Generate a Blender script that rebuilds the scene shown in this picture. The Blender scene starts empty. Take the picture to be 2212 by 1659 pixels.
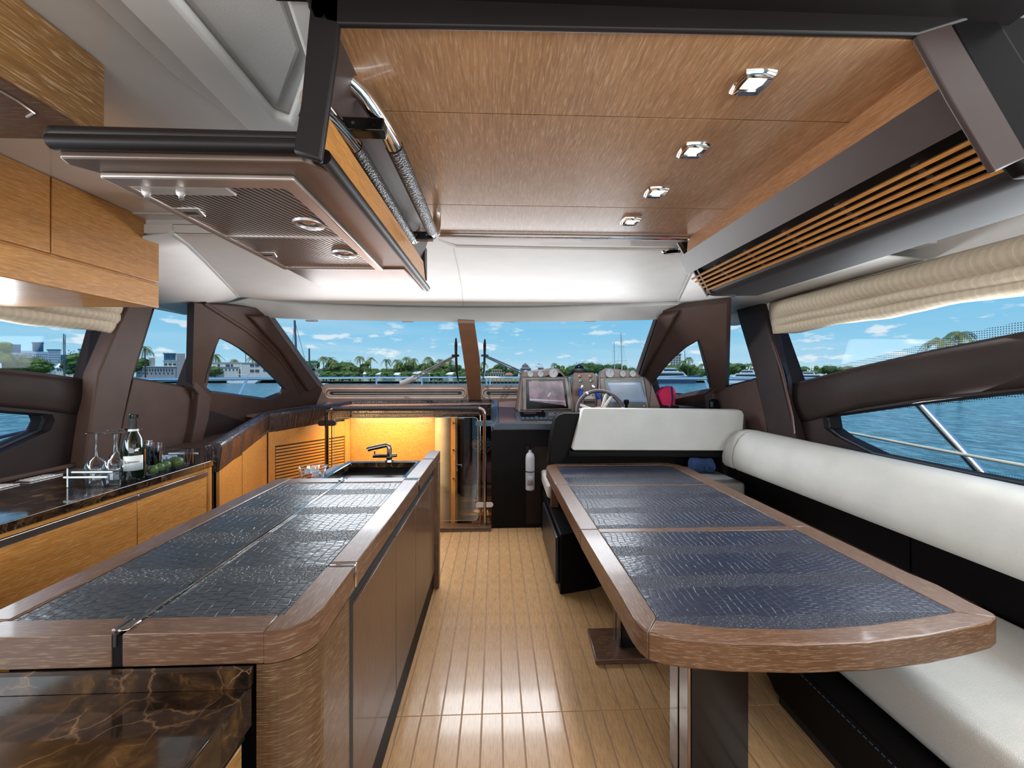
import bpy, bmesh, math, random
from mathutils import Vector, Matrix
from mathutils.geometry import tessellate_polygon, delaunay_2d_cdt
random.seed(7)
S = bpy.context.scene
COL = S.collection
F = 900.0; YAW = math.atan(35/900); H = 1.45
# ---------------- camera, world, sun, big lights, exposure ----------------
cam = bpy.data.cameras.new('camera'); cam.sensor_width = 36; cam.lens = F/2212*36
cam.shift_y = -17.5/2212; cam.clip_start = 0.02; cam.clip_end = 9000
co = bpy.data.objects.new('camera', cam); COL.objects.link(co)
co.location = (0, 0, H); co.rotation_euler = (math.pi/2, 0, -YAW); S.camera = co
S.view_settings.view_transform = 'Standard'; S.view_settings.look = 'None'
S.view_settings.gamma = 1; S.view_settings.use_curve_mapping = False
S.view_settings.exposure = 0.30

def nn(nt, t, **kw):
    n = nt.nodes.new(t)
    for k, v in kw.items():
        if k.startswith('i_'):
            n.inputs[k[2:].replace('_', ' ')].default_value = v
        else: setattr(n, k, v)
    return n
def ramp(nt, stops, src):
    r = nt.nodes.new('ShaderNodeValToRGB'); e = r.color_ramp.elements
    while len(e) > 1: e.remove(e[-1])
    e[0].position = stops[0][0]; e[0].color = (*stops[0][1], 1)
    for p, c in stops[1:]:
        x = e.new(p); x.color = (*c, 1)
    nt.links.new(src, r.inputs[0]); return r

W = bpy.data.worlds.new('sky'); S.world = W; W.use_nodes = True
nt = W.node_tree; nt.nodes.clear(); L = nt.links.new
tc = nn(nt, 'ShaderNodeTexCoord'); sep = nn(nt, 'ShaderNodeSeparateXYZ'); L(tc.outputs['Generated'], sep.inputs[0])
grad = ramp(nt, [(0.0, (.16,.24,.27)), (.495, (.30,.42,.48)), (.502, (.56,.79,.90)), (.52, (.42,.73,.92)), (.57, (.22,.59,.88)), (.65, (.12,.42,.80)), (.75, (.08,.30,.72)), (1, (.05,.20,.55))],
            nn(nt, 'ShaderNodeMath', operation='MULTIPLY_ADD').outputs[0])
ma = grad.inputs[0].links[0].from_node; L(sep.outputs['Z'], ma.inputs[0]); ma.inputs[1].default_value = .5; ma.inputs[2].default_value = .5
# flat-bottomed puffs: azimuth-like coords, stretched vertically
mp = nn(nt, 'ShaderNodeMapping'); mp.inputs['Scale'].default_value = (9, 9, 30); L(tc.outputs['Generated'], mp.inputs[0])
n1 = nn(nt, 'ShaderNodeTexNoise'); n1.inputs['Scale'].default_value = 1.6; n1.inputs['Detail'].default_value = 7; n1.inputs['Roughness'].default_value = .55; L(mp.outputs[0], n1.inputs[0])
puff = ramp(nt, [(.56, (0,0,0)), (.64, (1,1,1))], n1.outputs[0])
band = ramp(nt, [(.500, (.2,.2,.2)), (.515, (1,1,1)), (.545, (.9,.9,.9)), (.56, (.45,.45,.45)), (.65, (.6,.6,.6)), (.95, (.5,.5,.5))], ma.outputs[0])
mp2 = nn(nt, 'ShaderNodeMapping'); mp2.inputs['Scale'].default_value = (1.2, 1.2, 22); mp2.inputs['Rotation'].default_value = (.05, .06, 0); L(tc.outputs['Generated'], mp2.inputs[0])
n2 = nn(nt, 'ShaderNodeTexNoise'); n2.inputs['Scale'].default_value = 1.3; n2.inputs['Detail'].default_value = 5; L(mp2.outputs[0], n2.inputs[0])
wisp = ramp(nt, [(.5, (0,0,0)), (.8, (.35,.35,.35))], n2.outputs[0])
mm = nn(nt, 'ShaderNodeMath', operation='MULTIPLY'); L(puff.outputs[0], mm.inputs[0]); L(band.outputs[0], mm.inputs[1])
mx = nn(nt, 'ShaderNodeMath', operation='MAXIMUM'); L(mm.outputs[0], mx.inputs[0]); L(wisp.outputs[0], mx.inputs[1])
mix = nn(nt, 'ShaderNodeMix', data_type='RGBA'); L(mx.outputs[0], mix.inputs[0]); L(grad.outputs[0], mix.inputs[6]); mix.inputs[7].default_value = (.95,.97,1,1)
bg = nn(nt, 'ShaderNodeBackground'); bg.inputs['Strength'].default_value = .80; L(mix.outputs[2], bg.inputs[0])
wo = nn(nt, 'ShaderNodeOutputWorld'); L(bg.outputs[0], wo.inputs[0])

def sun(d, e, col=(1,.95,.86)):
    l = bpy.data.lights.new('sun', 'SUN'); l.energy = e; l.angle = .009; l.color = col
    o = bpy.data.objects.new('sun', l); COL.objects.link(o); o.rotation_euler = Vector(d).to_track_quat('-Z', 'Y').to_euler(); return o
sun((.14, .34, -1.0), 3.0)
def area(name, loc, d, sx, sy, w, col=(1,1,1), spread=math.pi):
    l = bpy.data.lights.new(name, 'AREA'); l.shape = 'RECTANGLE'; l.size = sx; l.size_y = sy; l.energy = w; l.color = col; l.spread = spread
    o = bpy.data.objects.new(name, l); COL.objects.link(o); o.location = loc; o.rotation_euler = Vector(d).to_track_quat('-Z', 'Y').to_euler(); return o
# added fill lamp behind the camera, stands in for unseen daylight from astern
area('aft_fill_light', (-.1, -1.45, 1.50), (0, 1, .10), 3.9, 1.0, 42, (1,.97,.94))
# daylight at the side windows and the windscreen
area('side_window_daylight', (-2.36, .6, 1.55), (1, .1, .04), 3.4, .5, 60, (.86,.94,1))
area('side_window_daylight', (2.1, .8, 1.55), (-1, .1, .04), 3.4, .5, 60, (.9,.96,1))
area('windscreen_daylight', (-.2, 3.86, 1.66), (0, -1, -.42), 3.0, .30, 40, (.93,.97,1))
# warm lamps below deck in the stairwell
area('stairwell_lamp', (-1.15, 4.35, .96), (-.1, .55, -.8), .9, .3, 16, (1,.68,.30))
area('cabin_lamp', (-.1, 5.5, .98), (.0, .1, -1), .4, .4, 7, (1,.75,.5))

# ---------------- projection of photo pixels onto real planes ----------------
fw = Vector((math.sin(YAW), math.cos(YAW), 0)); rt = Vector((math.cos(YAW), -math.sin(YAW), 0)); C0 = Vector((0,0,H))
def ray(px, py): return fw + rt*((px-1106)/F) + Vector((0,0,1))*((812-py)/F)
def aY(px, py, Y): d = ray(px,py); return C0 + d*(Y/d.y)
def aX(px, py, X): d = ray(px,py); return C0 + d*(X/d.x)
def aZ(px, py, Z): d = ray(px,py); return C0 + d*((Z-H)/d.z)
def aP(px, py, pl, off=0):
    p, n = pl; d = ray(px,py); return C0 + d*(((p+n*off)-C0).dot(n)/d.dot(n))
def plane(a, b, c):
    a, b, c = Vector(a), Vector(b), Vector(c); n = (b-a).cross(c-a).normalized()
    if n.dot(a-C0) < 0: n = -n
    return a, n      # normal points away from the camera

# ---------------- mesh builder ----------------
def tri_holes(loops):
    flat = [p for l in loops for p in l]; o = flat[0]; nrm = Vector()
    for a, b in zip(loops[0], loops[0][1:]+loops[0][:1]): nrm += (a-o).cross(b-o)
    nrm.normalize(); u = nrm.orthogonal().normalized(); w = nrm.cross(u)
    P2 = [Vector(((p-o).dot(u), (p-o).dot(w))) for p in flat]; ed = []; b0 = 0; L2 = []
    for l in loops:
        k = len(l); ed += [(b0+i, b0+(i+1)%k) for i in range(k)]; L2.append(P2[b0:b0+k]); b0 += k
    vs, _, fs, vid, _, _ = delaunay_2d_cdt(P2, ed, [], 0, 1e-7)
    def inside(c, poly):
        r = False
        for i in range(len(poly)):
            a, b = poly[i], poly[i-1]
            if (a.y > c.y) != (b.y > c.y) and c.x < (b.x-a.x)*(c.y-a.y)/(b.y-a.y)+a.x: r = not r
        return r
    out = []
    for f in fs:
        c = sum((vs[i] for i in f), Vector((0,0)))/len(f)
        if inside(c, L2[0]) and not any(inside(c, h) for h in L2[1:]) and all(vid[i] for i in f): out.append(tuple(vid[i][0] for i in f))
    return out
class MB:
    def __init__(s): s.v = []; s.f = []; s.sm = []
    def add(s, vs, fs, smooth=False):
        b = len(s.v); s.v += [Vector(v) for v in vs]; s.f += [[i+b for i in f] for f in fs]; s.sm += [smooth]*len(fs); return s
    def box(s, x0, x1, y0, y1, z0, z1):
        return s.hexa([(x0,y0,z0),(x1,y0,z0),(x1,y1,z0),(x0,y1,z0),(x0,y0,z1),(x1,y0,z1),(x1,y1,z1),(x0,y1,z1)])
    def hexa(s, p): return s.add(p, [(3,2,1,0),(4,5,6,7),(0,1,5,4),(1,2,6,5),(2,3,7,6),(3,0,4,7)])
    def slab(s, loops, off):
        if isinstance(loops[0], Vector) or isinstance(loops[0][0], (int, float)): loops = [loops]
        off = Vector(off); loops = [[Vector(p) for p in l] for l in loops]
        flat = [p for l in loops for p in l]; n = len(flat)
        tri = tessellate_polygon(loops) if len(loops) == 1 else tri_holes(loops)
        fs = [tuple(t) for t in tri] + [tuple(n+i for i in reversed(t)) for t in tri]; b = 0
        for l in loops:
            k = len(l)
            for i in range(k): fs.append((b+i, b+(i+1)%k, n+b+(i+1)%k, n+b+i))
            b += k
        return s.add(flat+[p+off for p in flat], fs)
    def prism(s, poly, z0, z1): return s.slab([Vector((x,y,z0)) for x,y in poly], (0,0,z1-z0))
    def prismx(s, poly, x0, x1): return s.slab([Vector((x0,y,z)) for y,z in poly], (x1-x0,0,0))
    def prismy(s, poly, y0, y1): return s.slab([Vector((x,y0,z)) for x,z in poly], (0,y1-y0,0))
    def tube(s, pts, r, n=10, closed=False):
        pts = [Vector(p) for p in pts]; m = len(pts); rs = r if isinstance(r, (list,tuple)) else [r]*m
        vs = []; up = None
        for i, p in enumerate(pts):
            if closed: t = (pts[(i+1)%m]-pts[i-1]).normalized()
            else: t = (pts[min(i+1,m-1)]-pts[max(i-1,0)]).normalized()
            if up is None: up = t.orthogonal().normalized()
            a = (up - t*up.dot(t)); a = a.normalized() if a.length > 1e-6 else t.orthogonal().normalized(); up = a; b = t.cross(a)
            for k in range(n):
                w = 2*math.pi*k/n; vs.append(p + (a*math.cos(w)+b*math.sin(w))*rs[i])
        fs = []
        for i in range(m if closed else m-1):
            j = (i+1) % m
            for k in range(n): fs.append((i*n+k, i*n+(k+1)%n, j*n+(k+1)%n, j*n+k))
        if not closed: fs += [tuple(reversed(range(n))), tuple((m-1)*n+k for k in range(n))]
        return s.add(vs, fs, True)
    def lathe(s, prof, c=(0,0,0), n=20, axis=(0,0,1), cap=True):
        q = Vector((0,0,1)).rotation_difference(Vector(axis)); c = Vector(c); vs = []; m = len(prof)
        for r, z in prof:
            for k in range(n):
                w = 2*math.pi*k/n; vs.append(c + q @ Vector((r*math.cos(w), r*math.sin(w), z)))
        fs = [(i*n+k, i*n+(k+1)%n, (i+1)*n+(k+1)%n, (i+1)*n+k) for i in range(m-1) for k in range(n)]
        if cap: fs += [tuple(reversed(range(n))), tuple((m-1)*n+k for k in range(n))]
        return s.add(vs, fs, True)
    def ball(s, c, r, sc=(1,1,1), n=12, m=8):
        c = Vector(c); prof = [(r*math.sin(math.pi*i/m), -r*math.cos(math.pi*i/m)) for i in range(m+1)]; vs = []
        for q, z in prof:
            for k in range(n): w = 2*math.pi*k/n; vs.append(c+Vector((q*math.cos(w)*sc[0], q*math.sin(w)*sc[1], z*sc[2])))
        return s.add(vs, [(i*n+k, i*n+(k+1)%n, (i+1)*n+(k+1)%n, (i+1)*n+k) for i in range(m) for k in range(n)], True)
    def grid(s, rows, smooth=True):
        n = len(rows[0]); return s.add([p for r in rows for p in r], [(i*n+k, i*n+k+1, (i+1)*n+k+1, (i+1)*n+k) for i in range(len(rows)-1) for k in range(n-1)], smooth)
    def loft(s, rings, smooth=True):
        n = len(rings[0]); m = len(rings)
        fs = [(i*n+k, i*n+(k+1)%n, (i+1)*n+(k+1)%n, (i+1)*n+k) for i in range(m-1) for k in range(n)]
        fs += [tuple(reversed(range(n))), tuple((m-1)*n+k for k in range(n))]
        return s.add([p for r in rings for p in r], fs, smooth)
    def build(s, name, mat, parent=None, bevel=0, seg=2, smooth=False, label=None, cat=None, group=None, kind=None, thick=0, clean=True):
        o0 = world_loc(parent) if parent else Vector((0,0,0))
        if not parent and cat and s.v:
            c = sum(s.v, Vector())/len(s.v); o0 = Vector((c.x, c.y, min(v.z for v in s.v)))
        me = bpy.data.meshes.new(name); me.from_pydata([v-o0 for v in s.v], [], s.f)
        for p, q in zip(me.polygons, s.sm): p.use_smooth = q or smooth
        if clean:
            bm = bmesh.new(); bm.from_mesh(me); bmesh.ops.remove_doubles(bm, verts=bm.verts, dist=1e-5); bmesh.ops.recalc_face_normals(bm, faces=bm.faces); bm.to_mesh(me); bm.free()
        me.materials.append(mat); o = bpy.data.objects.new(name, me); COL.objects.link(o)
        if parent: o.parent = parent
        else: o.location = o0
        if thick:
            m = o.modifiers.new('t', 'SOLIDIFY'); m.thickness = thick; m.offset = 0
        if bevel:
            m = o.modifiers.new('b', 'BEVEL'); m.width = bevel; m.segments = seg; m.limit_method = 'ANGLE'; m.angle_limit = math.radians(35); m.harden_normals = False
            for p in me.polygons: p.use_smooth = True
        if bevel or smooth or any(s.sm):
            try: me.set_sharp_from_angle(angle=math.radians(42 if not bevel else 60))
            except Exception: pass
        props(o, label, cat, group, kind); return o
def world_loc(o):
    v = Vector(o.location)
    while o.parent: o = o.parent; v += o.location
    return v
def props(o, label=None, cat=None, group=None, kind=None):
    if label: o['label'] = label
    if cat: o['category'] = cat
    if group: o['group'] = group
    if kind: o['kind'] = kind
    return o
def T(name, label, cat, loc=(0,0,0), group=None, kind=None):
    o = bpy.data.objects.new(name, None); COL.objects.link(o); o.location = loc; o.empty_display_size = .05
    return props(o, label, cat, group, kind)
def copytree(o, parent=None, d=(0,0,0), rz=0, sc=None, label=None):
    c = o.copy(); COL.objects.link(c)
    if parent: c.parent = parent
    else:
        c.location = Vector(o.location)+Vector(d); c.rotation_euler = (0,0,rz)
        if sc: c.scale = (sc,)*3 if not isinstance(sc, tuple) else sc
        if label: c['label'] = label
    for ch in list(o.children): copytree(ch, c)
    return c
def BX(*a): return MB().box(*a)
def rrect(cx, cy, w, h, r, n=5):
    pts = []
    for sx, sy, a0 in ((1,1,0),(-1,1,90),(-1,-1,180),(1,-1,270)):
        for i in range(n+1):
            a = math.radians(a0+90*i/n); pts.append((cx+sx*(w/2-r)+r*math.cos(a), cy+sy*(h/2-r)+r*math.sin(a)))
    return pts
def arc(c, r, a0, a1, n=6): return [(c[0]+r*math.cos(math.radians(a0+(a1-a0)*i/n)), c[1]+r*math.sin(math.radians(a0+(a1-a0)*i/n))) for i in range(n+1)]
def text(body, size, loc, rot, name, mat, parent, ext=.0004):
    cu = bpy.data.curves.new(name, 'FONT'); cu.body = body; cu.size = size; cu.extrude = ext; cu.align_x = 'CENTER'; cu.align_y = 'CENTER'
    tmp = bpy.data.objects.new('tmp', cu); COL.objects.link(tmp); bpy.context.view_layer.update()
    me = bpy.data.meshes.new_from_object(tmp.evaluated_get(bpy.context.evaluated_depsgraph_get())); bpy.data.objects.remove(tmp)
    me.materials.clear(); me.materials.append(mat); o = bpy.data.objects.new(name, me); COL.objects.link(o); o.parent = parent
    o.location = Vector(loc)-world_loc(parent); o.rotation_euler = rot; return o

# ---------------- materials ----------------
def base(name, color=(.8,.8,.8), rough=.5, metal=0, spec=.5, coat=0, **kw):
    m = bpy.data.materials.new(name); m.use_nodes = True; b = m.node_tree.nodes['Principled BSDF']
    b.inputs['Base Color'].default_value = (*color, 1); b.inputs['Roughness'].default_value = rough; b.inputs['Metallic'].default_value = metal
    b.inputs['Specular IOR Level'].default_value = spec; b.inputs['Coat Weight'].default_value = coat; b.inputs['Coat Roughness'].default_value = .08
    for k, v in kw.items(): b.inputs[k.replace('_', ' ')].default_value = v
    return m, m.node_tree, b
def coords(nt, scale=(1,1,1), kind='Object', rot=(0,0,0)):
    t = nn(nt, 'ShaderNodeTexCoord'); mp = nn(nt, 'ShaderNodeMapping'); mp.inputs['Scale'].default_value = scale; mp.inputs['Rotation'].default_value = rot
    nt.links.new(t.outputs[kind], mp.inputs[0]); return mp.outputs[0]
def noise(nt, vec, scale, detail=3, rough=.5, dist=0):
    n = nn(nt, 'ShaderNodeTexNoise'); n.inputs['Scale'].default_value = scale; n.inputs['Detail'].default_value = detail; n.inputs['Roughness'].default_value = rough; n.inputs['Distortion'].default_value = dist
    nt.links.new(vec, n.inputs['Vector']); return n.outputs[0]
def bump(nt, b, h, strength=.3, dist=.002, into='Normal'):
    n = nn(nt, 'ShaderNodeBump'); n.inputs['Strength'].default_value = strength; n.inputs['Distance'].default_value = dist
    nt.links.new(h, n.inputs['Height']); nt.links.new(n.outputs[0], b.inputs[into]); return n
def plain(name, color, rough=.5, metal=0, spec=.5, coat=0, bs=0, bscale=300, var=.12, **kw):
    m, nt, b = base(name, color, rough, metal, spec, coat, **kw)
    v = coords(nt); n = noise(nt, v, 7, 4)
    lo = tuple(c*(1-var) for c in color); hi = tuple(min(1, c*(1+var)) for c in color)
    r = ramp(nt, [(.3, lo), (.7, hi)], n); nt.links.new(r.outputs[0], b.inputs['Base Color'])
    if bs: bump(nt, b, noise(nt, v, bscale, 2), bs, .001)
    return m
def wood(name, dark, mid, light, axis='Y', rough=.32, coat=.25, fine=420, streak=.5, edge=False):
    m, nt, b = base(name, mid, rough, 0, .45, coat)
    k = .07; E = {'X': (k,1,1), 'Y': (1,k,1), 'Z': (1,1,k), 'H': (k,k,1)}
    v = coords(nt, E[axis]); v2 = coords(nt, {'X': (.12,1,1), 'Y': (1,.12,1), 'Z': (1,1,.12), 'H': (.12,.12,1)}[axis])
    if edge:   # horizontal grain on the vertical edge banding
        g = nn(nt, 'ShaderNodeNewGeometry'); sp = nn(nt, 'ShaderNodeSeparateXYZ'); nt.links.new(g.outputs['True Normal'], sp.inputs[0])
        ab = nn(nt, 'ShaderNodeMath', operation='ABSOLUTE'); nt.links.new(sp.outputs['Z'], ab.inputs[0]); gt = nn(nt, 'ShaderNodeMath', operation='GREATER_THAN'); gt.inputs[1].default_value = .6; nt.links.new(ab.outputs[0], gt.inputs[0])
        mv = nn(nt, 'ShaderNodeMix', data_type='VECTOR'); nt.links.new(gt.outputs[0], mv.inputs[0]); nt.links.new(coords(nt, E['H']), mv.inputs[4]); nt.links.new(v, mv.inputs[5]); v = mv.outputs[1]
    n1 = noise(nt, v, fine*.8, 2, .6, .0); n2 = noise(nt, v2, 7, 3, .55, .1); n3 = noise(nt, v, fine*.35, 3, .6, .1)
    r1 = ramp(nt, [(.2, tuple((a+b2)/2 for a,b2 in zip(dark,mid))), (.5, mid), (.8, tuple(min(1, c*1.1) for c in mid))], n2)
    r3 = ramp(nt, [(.35, (.70,.68,.66)), (.6, (1,1,1))], n3)
    mu = nn(nt, 'ShaderNodeMix', data_type='RGBA', blend_type='MULTIPLY'); mu.inputs[0].default_value = .85
    nt.links.new(r1.outputs[0], mu.inputs[6]); nt.links.new(r3.outputs[0], mu.inputs[7])
    r2 = ramp(nt, [(.53, (0,0,0)), (.66, (streak,)*3)], n1)
    mx = nn(nt, 'ShaderNodeMix', data_type='RGBA'); nt.links.new(r2.outputs[0], mx.inputs[0]); nt.links.new(mu.outputs[2], mx.inputs[6]); mx.inputs[7].default_value = (*light, 1)
    nt.links.new(mx.outputs[2], b.inputs['Base Color']); bump(nt, b, n1, .12, .0008); return m
def croc(name, c1, c2, rough=.33, amp=.022):
    m, nt, b = base(name, c1, rough, 0, .45, .08); v = coords(nt)
    t = nn(nt, 'ShaderNodeVectorMath', operation='MULTIPLY_ADD'); cr = nn(nt, 'ShaderNodeTexNoise'); cr.inputs['Scale'].default_value = 6.5; cr.inputs['Detail'].default_value = 3; nt.links.new(v, cr.inputs['Vector'])
    nt.links.new(cr.outputs['Color'], t.inputs[0]); t.inputs[1].default_value = (amp*2.2,amp*1.6,.0); nt.links.new(v, t.inputs[2])
    sp = nn(nt, 'ShaderNodeSeparateXYZ'); nt.links.new(t.outputs[0], sp.inputs[0]); cb = nn(nt, 'ShaderNodeCombineXYZ'); nt.links.new(sp.outputs['Y'], cb.inputs[0]); nt.links.new(sp.outputs['X'], cb.inputs[1])
    br = nn(nt, 'ShaderNodeTexBrick'); br.offset = .5; br.inputs['Scale'].default_value = 1; br.inputs['Brick Width'].default_value = .021; br.inputs['Row Height'].default_value = .027; br.inputs['Mortar Size'].default_value = .0022; br.inputs['Mortar Smooth'].default_value = 1.0
    nt.links.new(cb.outputs[0], br.inputs['Vector']); inv = nn(nt, 'ShaderNodeMath', operation='SUBTRACT'); inv.inputs[0].default_value = 1; nt.links.new(br.outputs['Fac'], inv.inputs[1])
    mp = nn(nt, 'ShaderNodeMapping'); mp.inputs['Scale'].default_value = (.75,1,.05); nt.links.new(t.outputs[0], mp.inputs[0])
    vo = nn(nt, 'ShaderNodeTexVoronoi', feature='DISTANCE_TO_EDGE'); vo.inputs['Scale'].default_value = 95; vo.inputs['Randomness'].default_value = .6; nt.links.new(mp.outputs[0], vo.inputs[0])
    sm = nn(nt, 'ShaderNodeMapRange', interpolation_type='SMOOTHSTEP'); sm.inputs[2].default_value = .2; nt.links.new(vo.outputs[0], sm.inputs[0])
    wv = nn(nt, 'ShaderNodeMath', operation='SINE'); mu = nn(nt, 'ShaderNodeMath', operation='MULTIPLY'); mu.inputs[1].default_value = 24; nt.links.new(sp.outputs['Y'], mu.inputs[0]); nt.links.new(mu.outputs[0], wv.inputs[0])
    sel = nn(nt, 'ShaderNodeMapRange'); sel.inputs[1].default_value = .45; sel.inputs[2].default_value = .6; nt.links.new(wv.outputs[0], sel.inputs[0])
    hgt = nn(nt, 'ShaderNodeMix', data_type='FLOAT'); nt.links.new(sel.outputs[0], hgt.inputs[0]); nt.links.new(inv.outputs[0], hgt.inputs[2]); nt.links.new(sm.outputs[0], hgt.inputs[3])
    col = ramp(nt, [(0, tuple(c*.4 for c in c1)), (.5, c1), (1, c2)], hgt.outputs[0]); nt.links.new(col.outputs[0], b.inputs['Base Color'])
    rr = nn(nt, 'ShaderNodeMapRange'); rr.inputs[3].default_value = rough; rr.inputs[4].default_value = rough+.18; nt.links.new(sel.outputs[0], rr.inputs[0]); nt.links.new(rr.outputs[0], b.inputs['Roughness'])
    ad = nn(nt, 'ShaderNodeMath', operation='MULTIPLY_ADD'); nt.links.new(noise(nt, v, 45, 2), ad.inputs[0]); ad.inputs[1].default_value = .9; nt.links.new(hgt.outputs[0], ad.inputs[2])
    bn = bump(nt, b, ad.outputs[0], .75, .0026); nt.links.new(bn.outputs[0], b.inputs['Coat Normal']); return m
def marble(name):
    m, nt, b = base(name, (.03,.02,.015), .07, 0, .5, .3)
    v = coords(nt); t = nn(nt, 'ShaderNodeVectorMath', operation='MULTIPLY_ADD'); cr = nn(nt, 'ShaderNodeTexNoise'); cr.inputs['Scale'].default_value = 5; cr.inputs['Detail'].default_value = 6
    nt.links.new(v, cr.inputs['Vector']); nt.links.new(cr.outputs['Color'], t.inputs[0]); t.inputs[1].default_value = (.22,.22,.22); nt.links.new(v, t.inputs[2])
    vo = nn(nt, 'ShaderNodeTexVoronoi', feature='DISTANCE_TO_EDGE'); vo.inputs['Scale'].default_value = 13; nt.links.new(t.outputs[0], vo.inputs[0])
    vein = ramp(nt, [(0, (.8,.8,.8)), (.015, (.35,.35,.35)), (.045, (0,0,0))], vo.outputs[0])
    msk = ramp(nt, [(.48, (0,0,0)), (.68, (1,1,1))], noise(nt, v, 8, 3))
    mm = nn(nt, 'ShaderNodeMath', operation='MULTIPLY'); nt.links.new(vein.outputs[0], mm.inputs[0]); nt.links.new(msk.outputs[0], mm.inputs[1])
    ground = ramp(nt, [(.35, (.006,.004,.003)), (.5, (.020,.011,.007)), (.6, (.060,.030,.012)), (.75, (.10,.055,.025))], noise(nt, v, 16, 9, .65, .8))
    mx = nn(nt, 'ShaderNodeMix', data_type='RGBA'); nt.links.new(mm.outputs[0], mx.inputs[0]); nt.links.new(ground.outputs[0], mx.inputs[6]); mx.inputs[7].default_value = (.26,.14,.07,1)
    nt.links.new(mx.outputs[2], b.inputs['Base Color']); return m
def glass(name, tint=(.9,.95,.97), refl=1.0, rough=.01, pw=5):
    m = bpy.data.materials.new(name); m.use_nodes = True; nt = m.node_tree; nt.nodes.clear()
    tr = nn(nt, 'ShaderNodeBsdfTransparent'); tr.inputs[0].default_value = (*tint, 1)
    gl = nn(nt, 'ShaderNodeBsdfGlossy'); gl.inputs['Roughness'].default_value = rough
    lw = nn(nt, 'ShaderNodeLayerWeight'); pw_ = nn(nt, 'ShaderNodeMath', operation='POWER'); nt.links.new(lw.outputs['Facing'], pw_.inputs[0]); pw_.inputs[1].default_value = pw
    ma_ = nn(nt, 'ShaderNodeMath', operation='MULTIPLY_ADD'); nt.links.new(pw_.outputs[0], ma_.inputs[0]); ma_.inputs[1].default_value = .9; ma_.inputs[2].default_value = .045
    mu = nn(nt, 'ShaderNodeMath', operation='MULTIPLY'); mu.inputs[1].default_value = refl; nt.links.new(ma_.outputs[0], mu.inputs[0])
    ms = nn(nt, 'ShaderNodeMixShader'); nt.links.new(mu.outputs[0], ms.inputs[0]); nt.links.new(tr.outputs[0], ms.inputs[1]); nt.links.new(gl.outputs[0], ms.inputs[2])
    o = nn(nt, 'ShaderNodeOutputMaterial'); nt.links.new(ms.outputs[0], o.inputs[0]); return m
def emit(name, color, e, warm=None):
    m, nt, b = base(name, color, .5); b.inputs['Emission Color'].default_value = (*color, 1); b.inputs['Emission Strength'].default_value = e; return m
def leather(name, color, rough=.42, sc=230, bs=.35, var=.06):
    m, nt, b = base(name, color, rough, 0, .45, 0); v = coords(nt)
    vo = nn(nt, 'ShaderNodeTexVoronoi', feature='DISTANCE_TO_EDGE'); vo.inputs['Scale'].default_value = sc; nt.links.new(v, vo.inputs[0])
    h = nn(nt, 'ShaderNodeMapRange'); h.inputs[2].default_value = .25; nt.links.new(vo.outputs[0], h.inputs[0])
    r = ramp(nt, [(.3, tuple(c*(1-var) for c in color)), (.7, tuple(min(1,c*(1+var)) for c in color))], noise(nt, v, 5, 3)); nt.links.new(r.outputs[0], b.inputs['Base Color'])
    bump(nt, b, h.outputs[0], bs, .0012); return m

OAKC = ((.38,.15,.026), (.54,.23,.050), (.70,.43,.19))
M = {}
M['oak_y'] = wood('oak_y', *OAKC, 'Y'); M['oak_x'] = wood('oak_x', *OAKC, 'X'); M['oak_z'] = wood('oak_z', *OAKC, 'Z')
CEIL = ((.30,.15,.066), (.42,.228,.108), (.62,.44,.29))
M['ceil_wood'] = wood('ceiling_wood', *CEIL, 'Y', rough=.30, coat=.3)
RIM = ((.075,.034,.017), (.115,.054,.028), (.27,.185,.12))
M['rim_y'] = wood('rim_y', *RIM, 'Y', rough=.38, coat=.15, edge=True); M['rim_x'] = wood('rim_x', *RIM, 'X', rough=.38, coat=.15, edge=True); M['rim_z'] = wood('rim_z', *RIM, 'Z', rough=.38, coat=.15)
M['plank'] = wood('plank_wood', (.46,.25,.105), (.60,.355,.165), (.72,.52,.33), 'Y', rough=.26, coat=.3, fine=520, streak=.3)
M['caulk'] = plain('caulk', (.36,.22,.12), .5)
M['white_gloss'] = plain('white_gloss', (.66,.645,.62), .16, coat=.35, var=.03)
M['white_matte'] = plain('white_matte', (.72,.705,.68), .55, var=.03, bs=.05, bscale=500)
M['white_leather'] = leather('white_leather', (.50,.485,.45))
M['shell'] = plain('shell_leather', (.070,.041,.032), .55, spec=.2, bs=.12, bscale=700, var=.08)
M['shell_dark'] = plain('shell_dark', (.024,.015,.014), .55, spec=.15, bs=.08, bscale=700)
M['frame_dark'] = plain('frame_dark', (.009,.006,.006), .45, spec=.3, var=.1)
M['frame_brown'] = plain('frame_brown', (.046,.028,.024), .42, spec=.4, var=.1)
M['black'] = plain('black_leather', (.005,.004,.004), .5, spec=.10, bs=.1, bscale=500)
M['black_gloss'] = plain('black_gloss', (.005,.004,.004), .14, spec=.35)
M['rubber'] = plain('rubber', (.01,.01,.011), .55)
M['croc_table'] = croc('croc_table', (.006,.008,.021), (.012,.016,.038))
M['croc_island'] = croc('croc_island', (.014,.016,.020), (.026,.032,.040))
M['croc_brown'] = croc('croc_brown', (.022,.013,.012), (.036,.022,.020), rough=.34)
M['marble'] = marble('dark_marble')
M['chrome'] = plain('chrome', (.78,.76,.75), .07, metal=1, var=.02)
M['chrome_dark'] = plain('chrome_dark', (.30,.26,.24), .12, metal=1, var=.05)
M['steel'] = plain('brushed_steel', (.42,.38,.36), .28, metal=1, bs=.08, bscale=400)
M['alu'] = plain('alu', (.55,.52,.50), .35, metal=.8)
M['window'] = glass('window_glass', (.90,.95,.97), .13)
M['clear'] = glass('clear_glass', (.93,.95,.97), 1.5, pw=2.2)
M['acrylic'] = glass('acrylic', (.93,.96,.98), .9)
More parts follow.
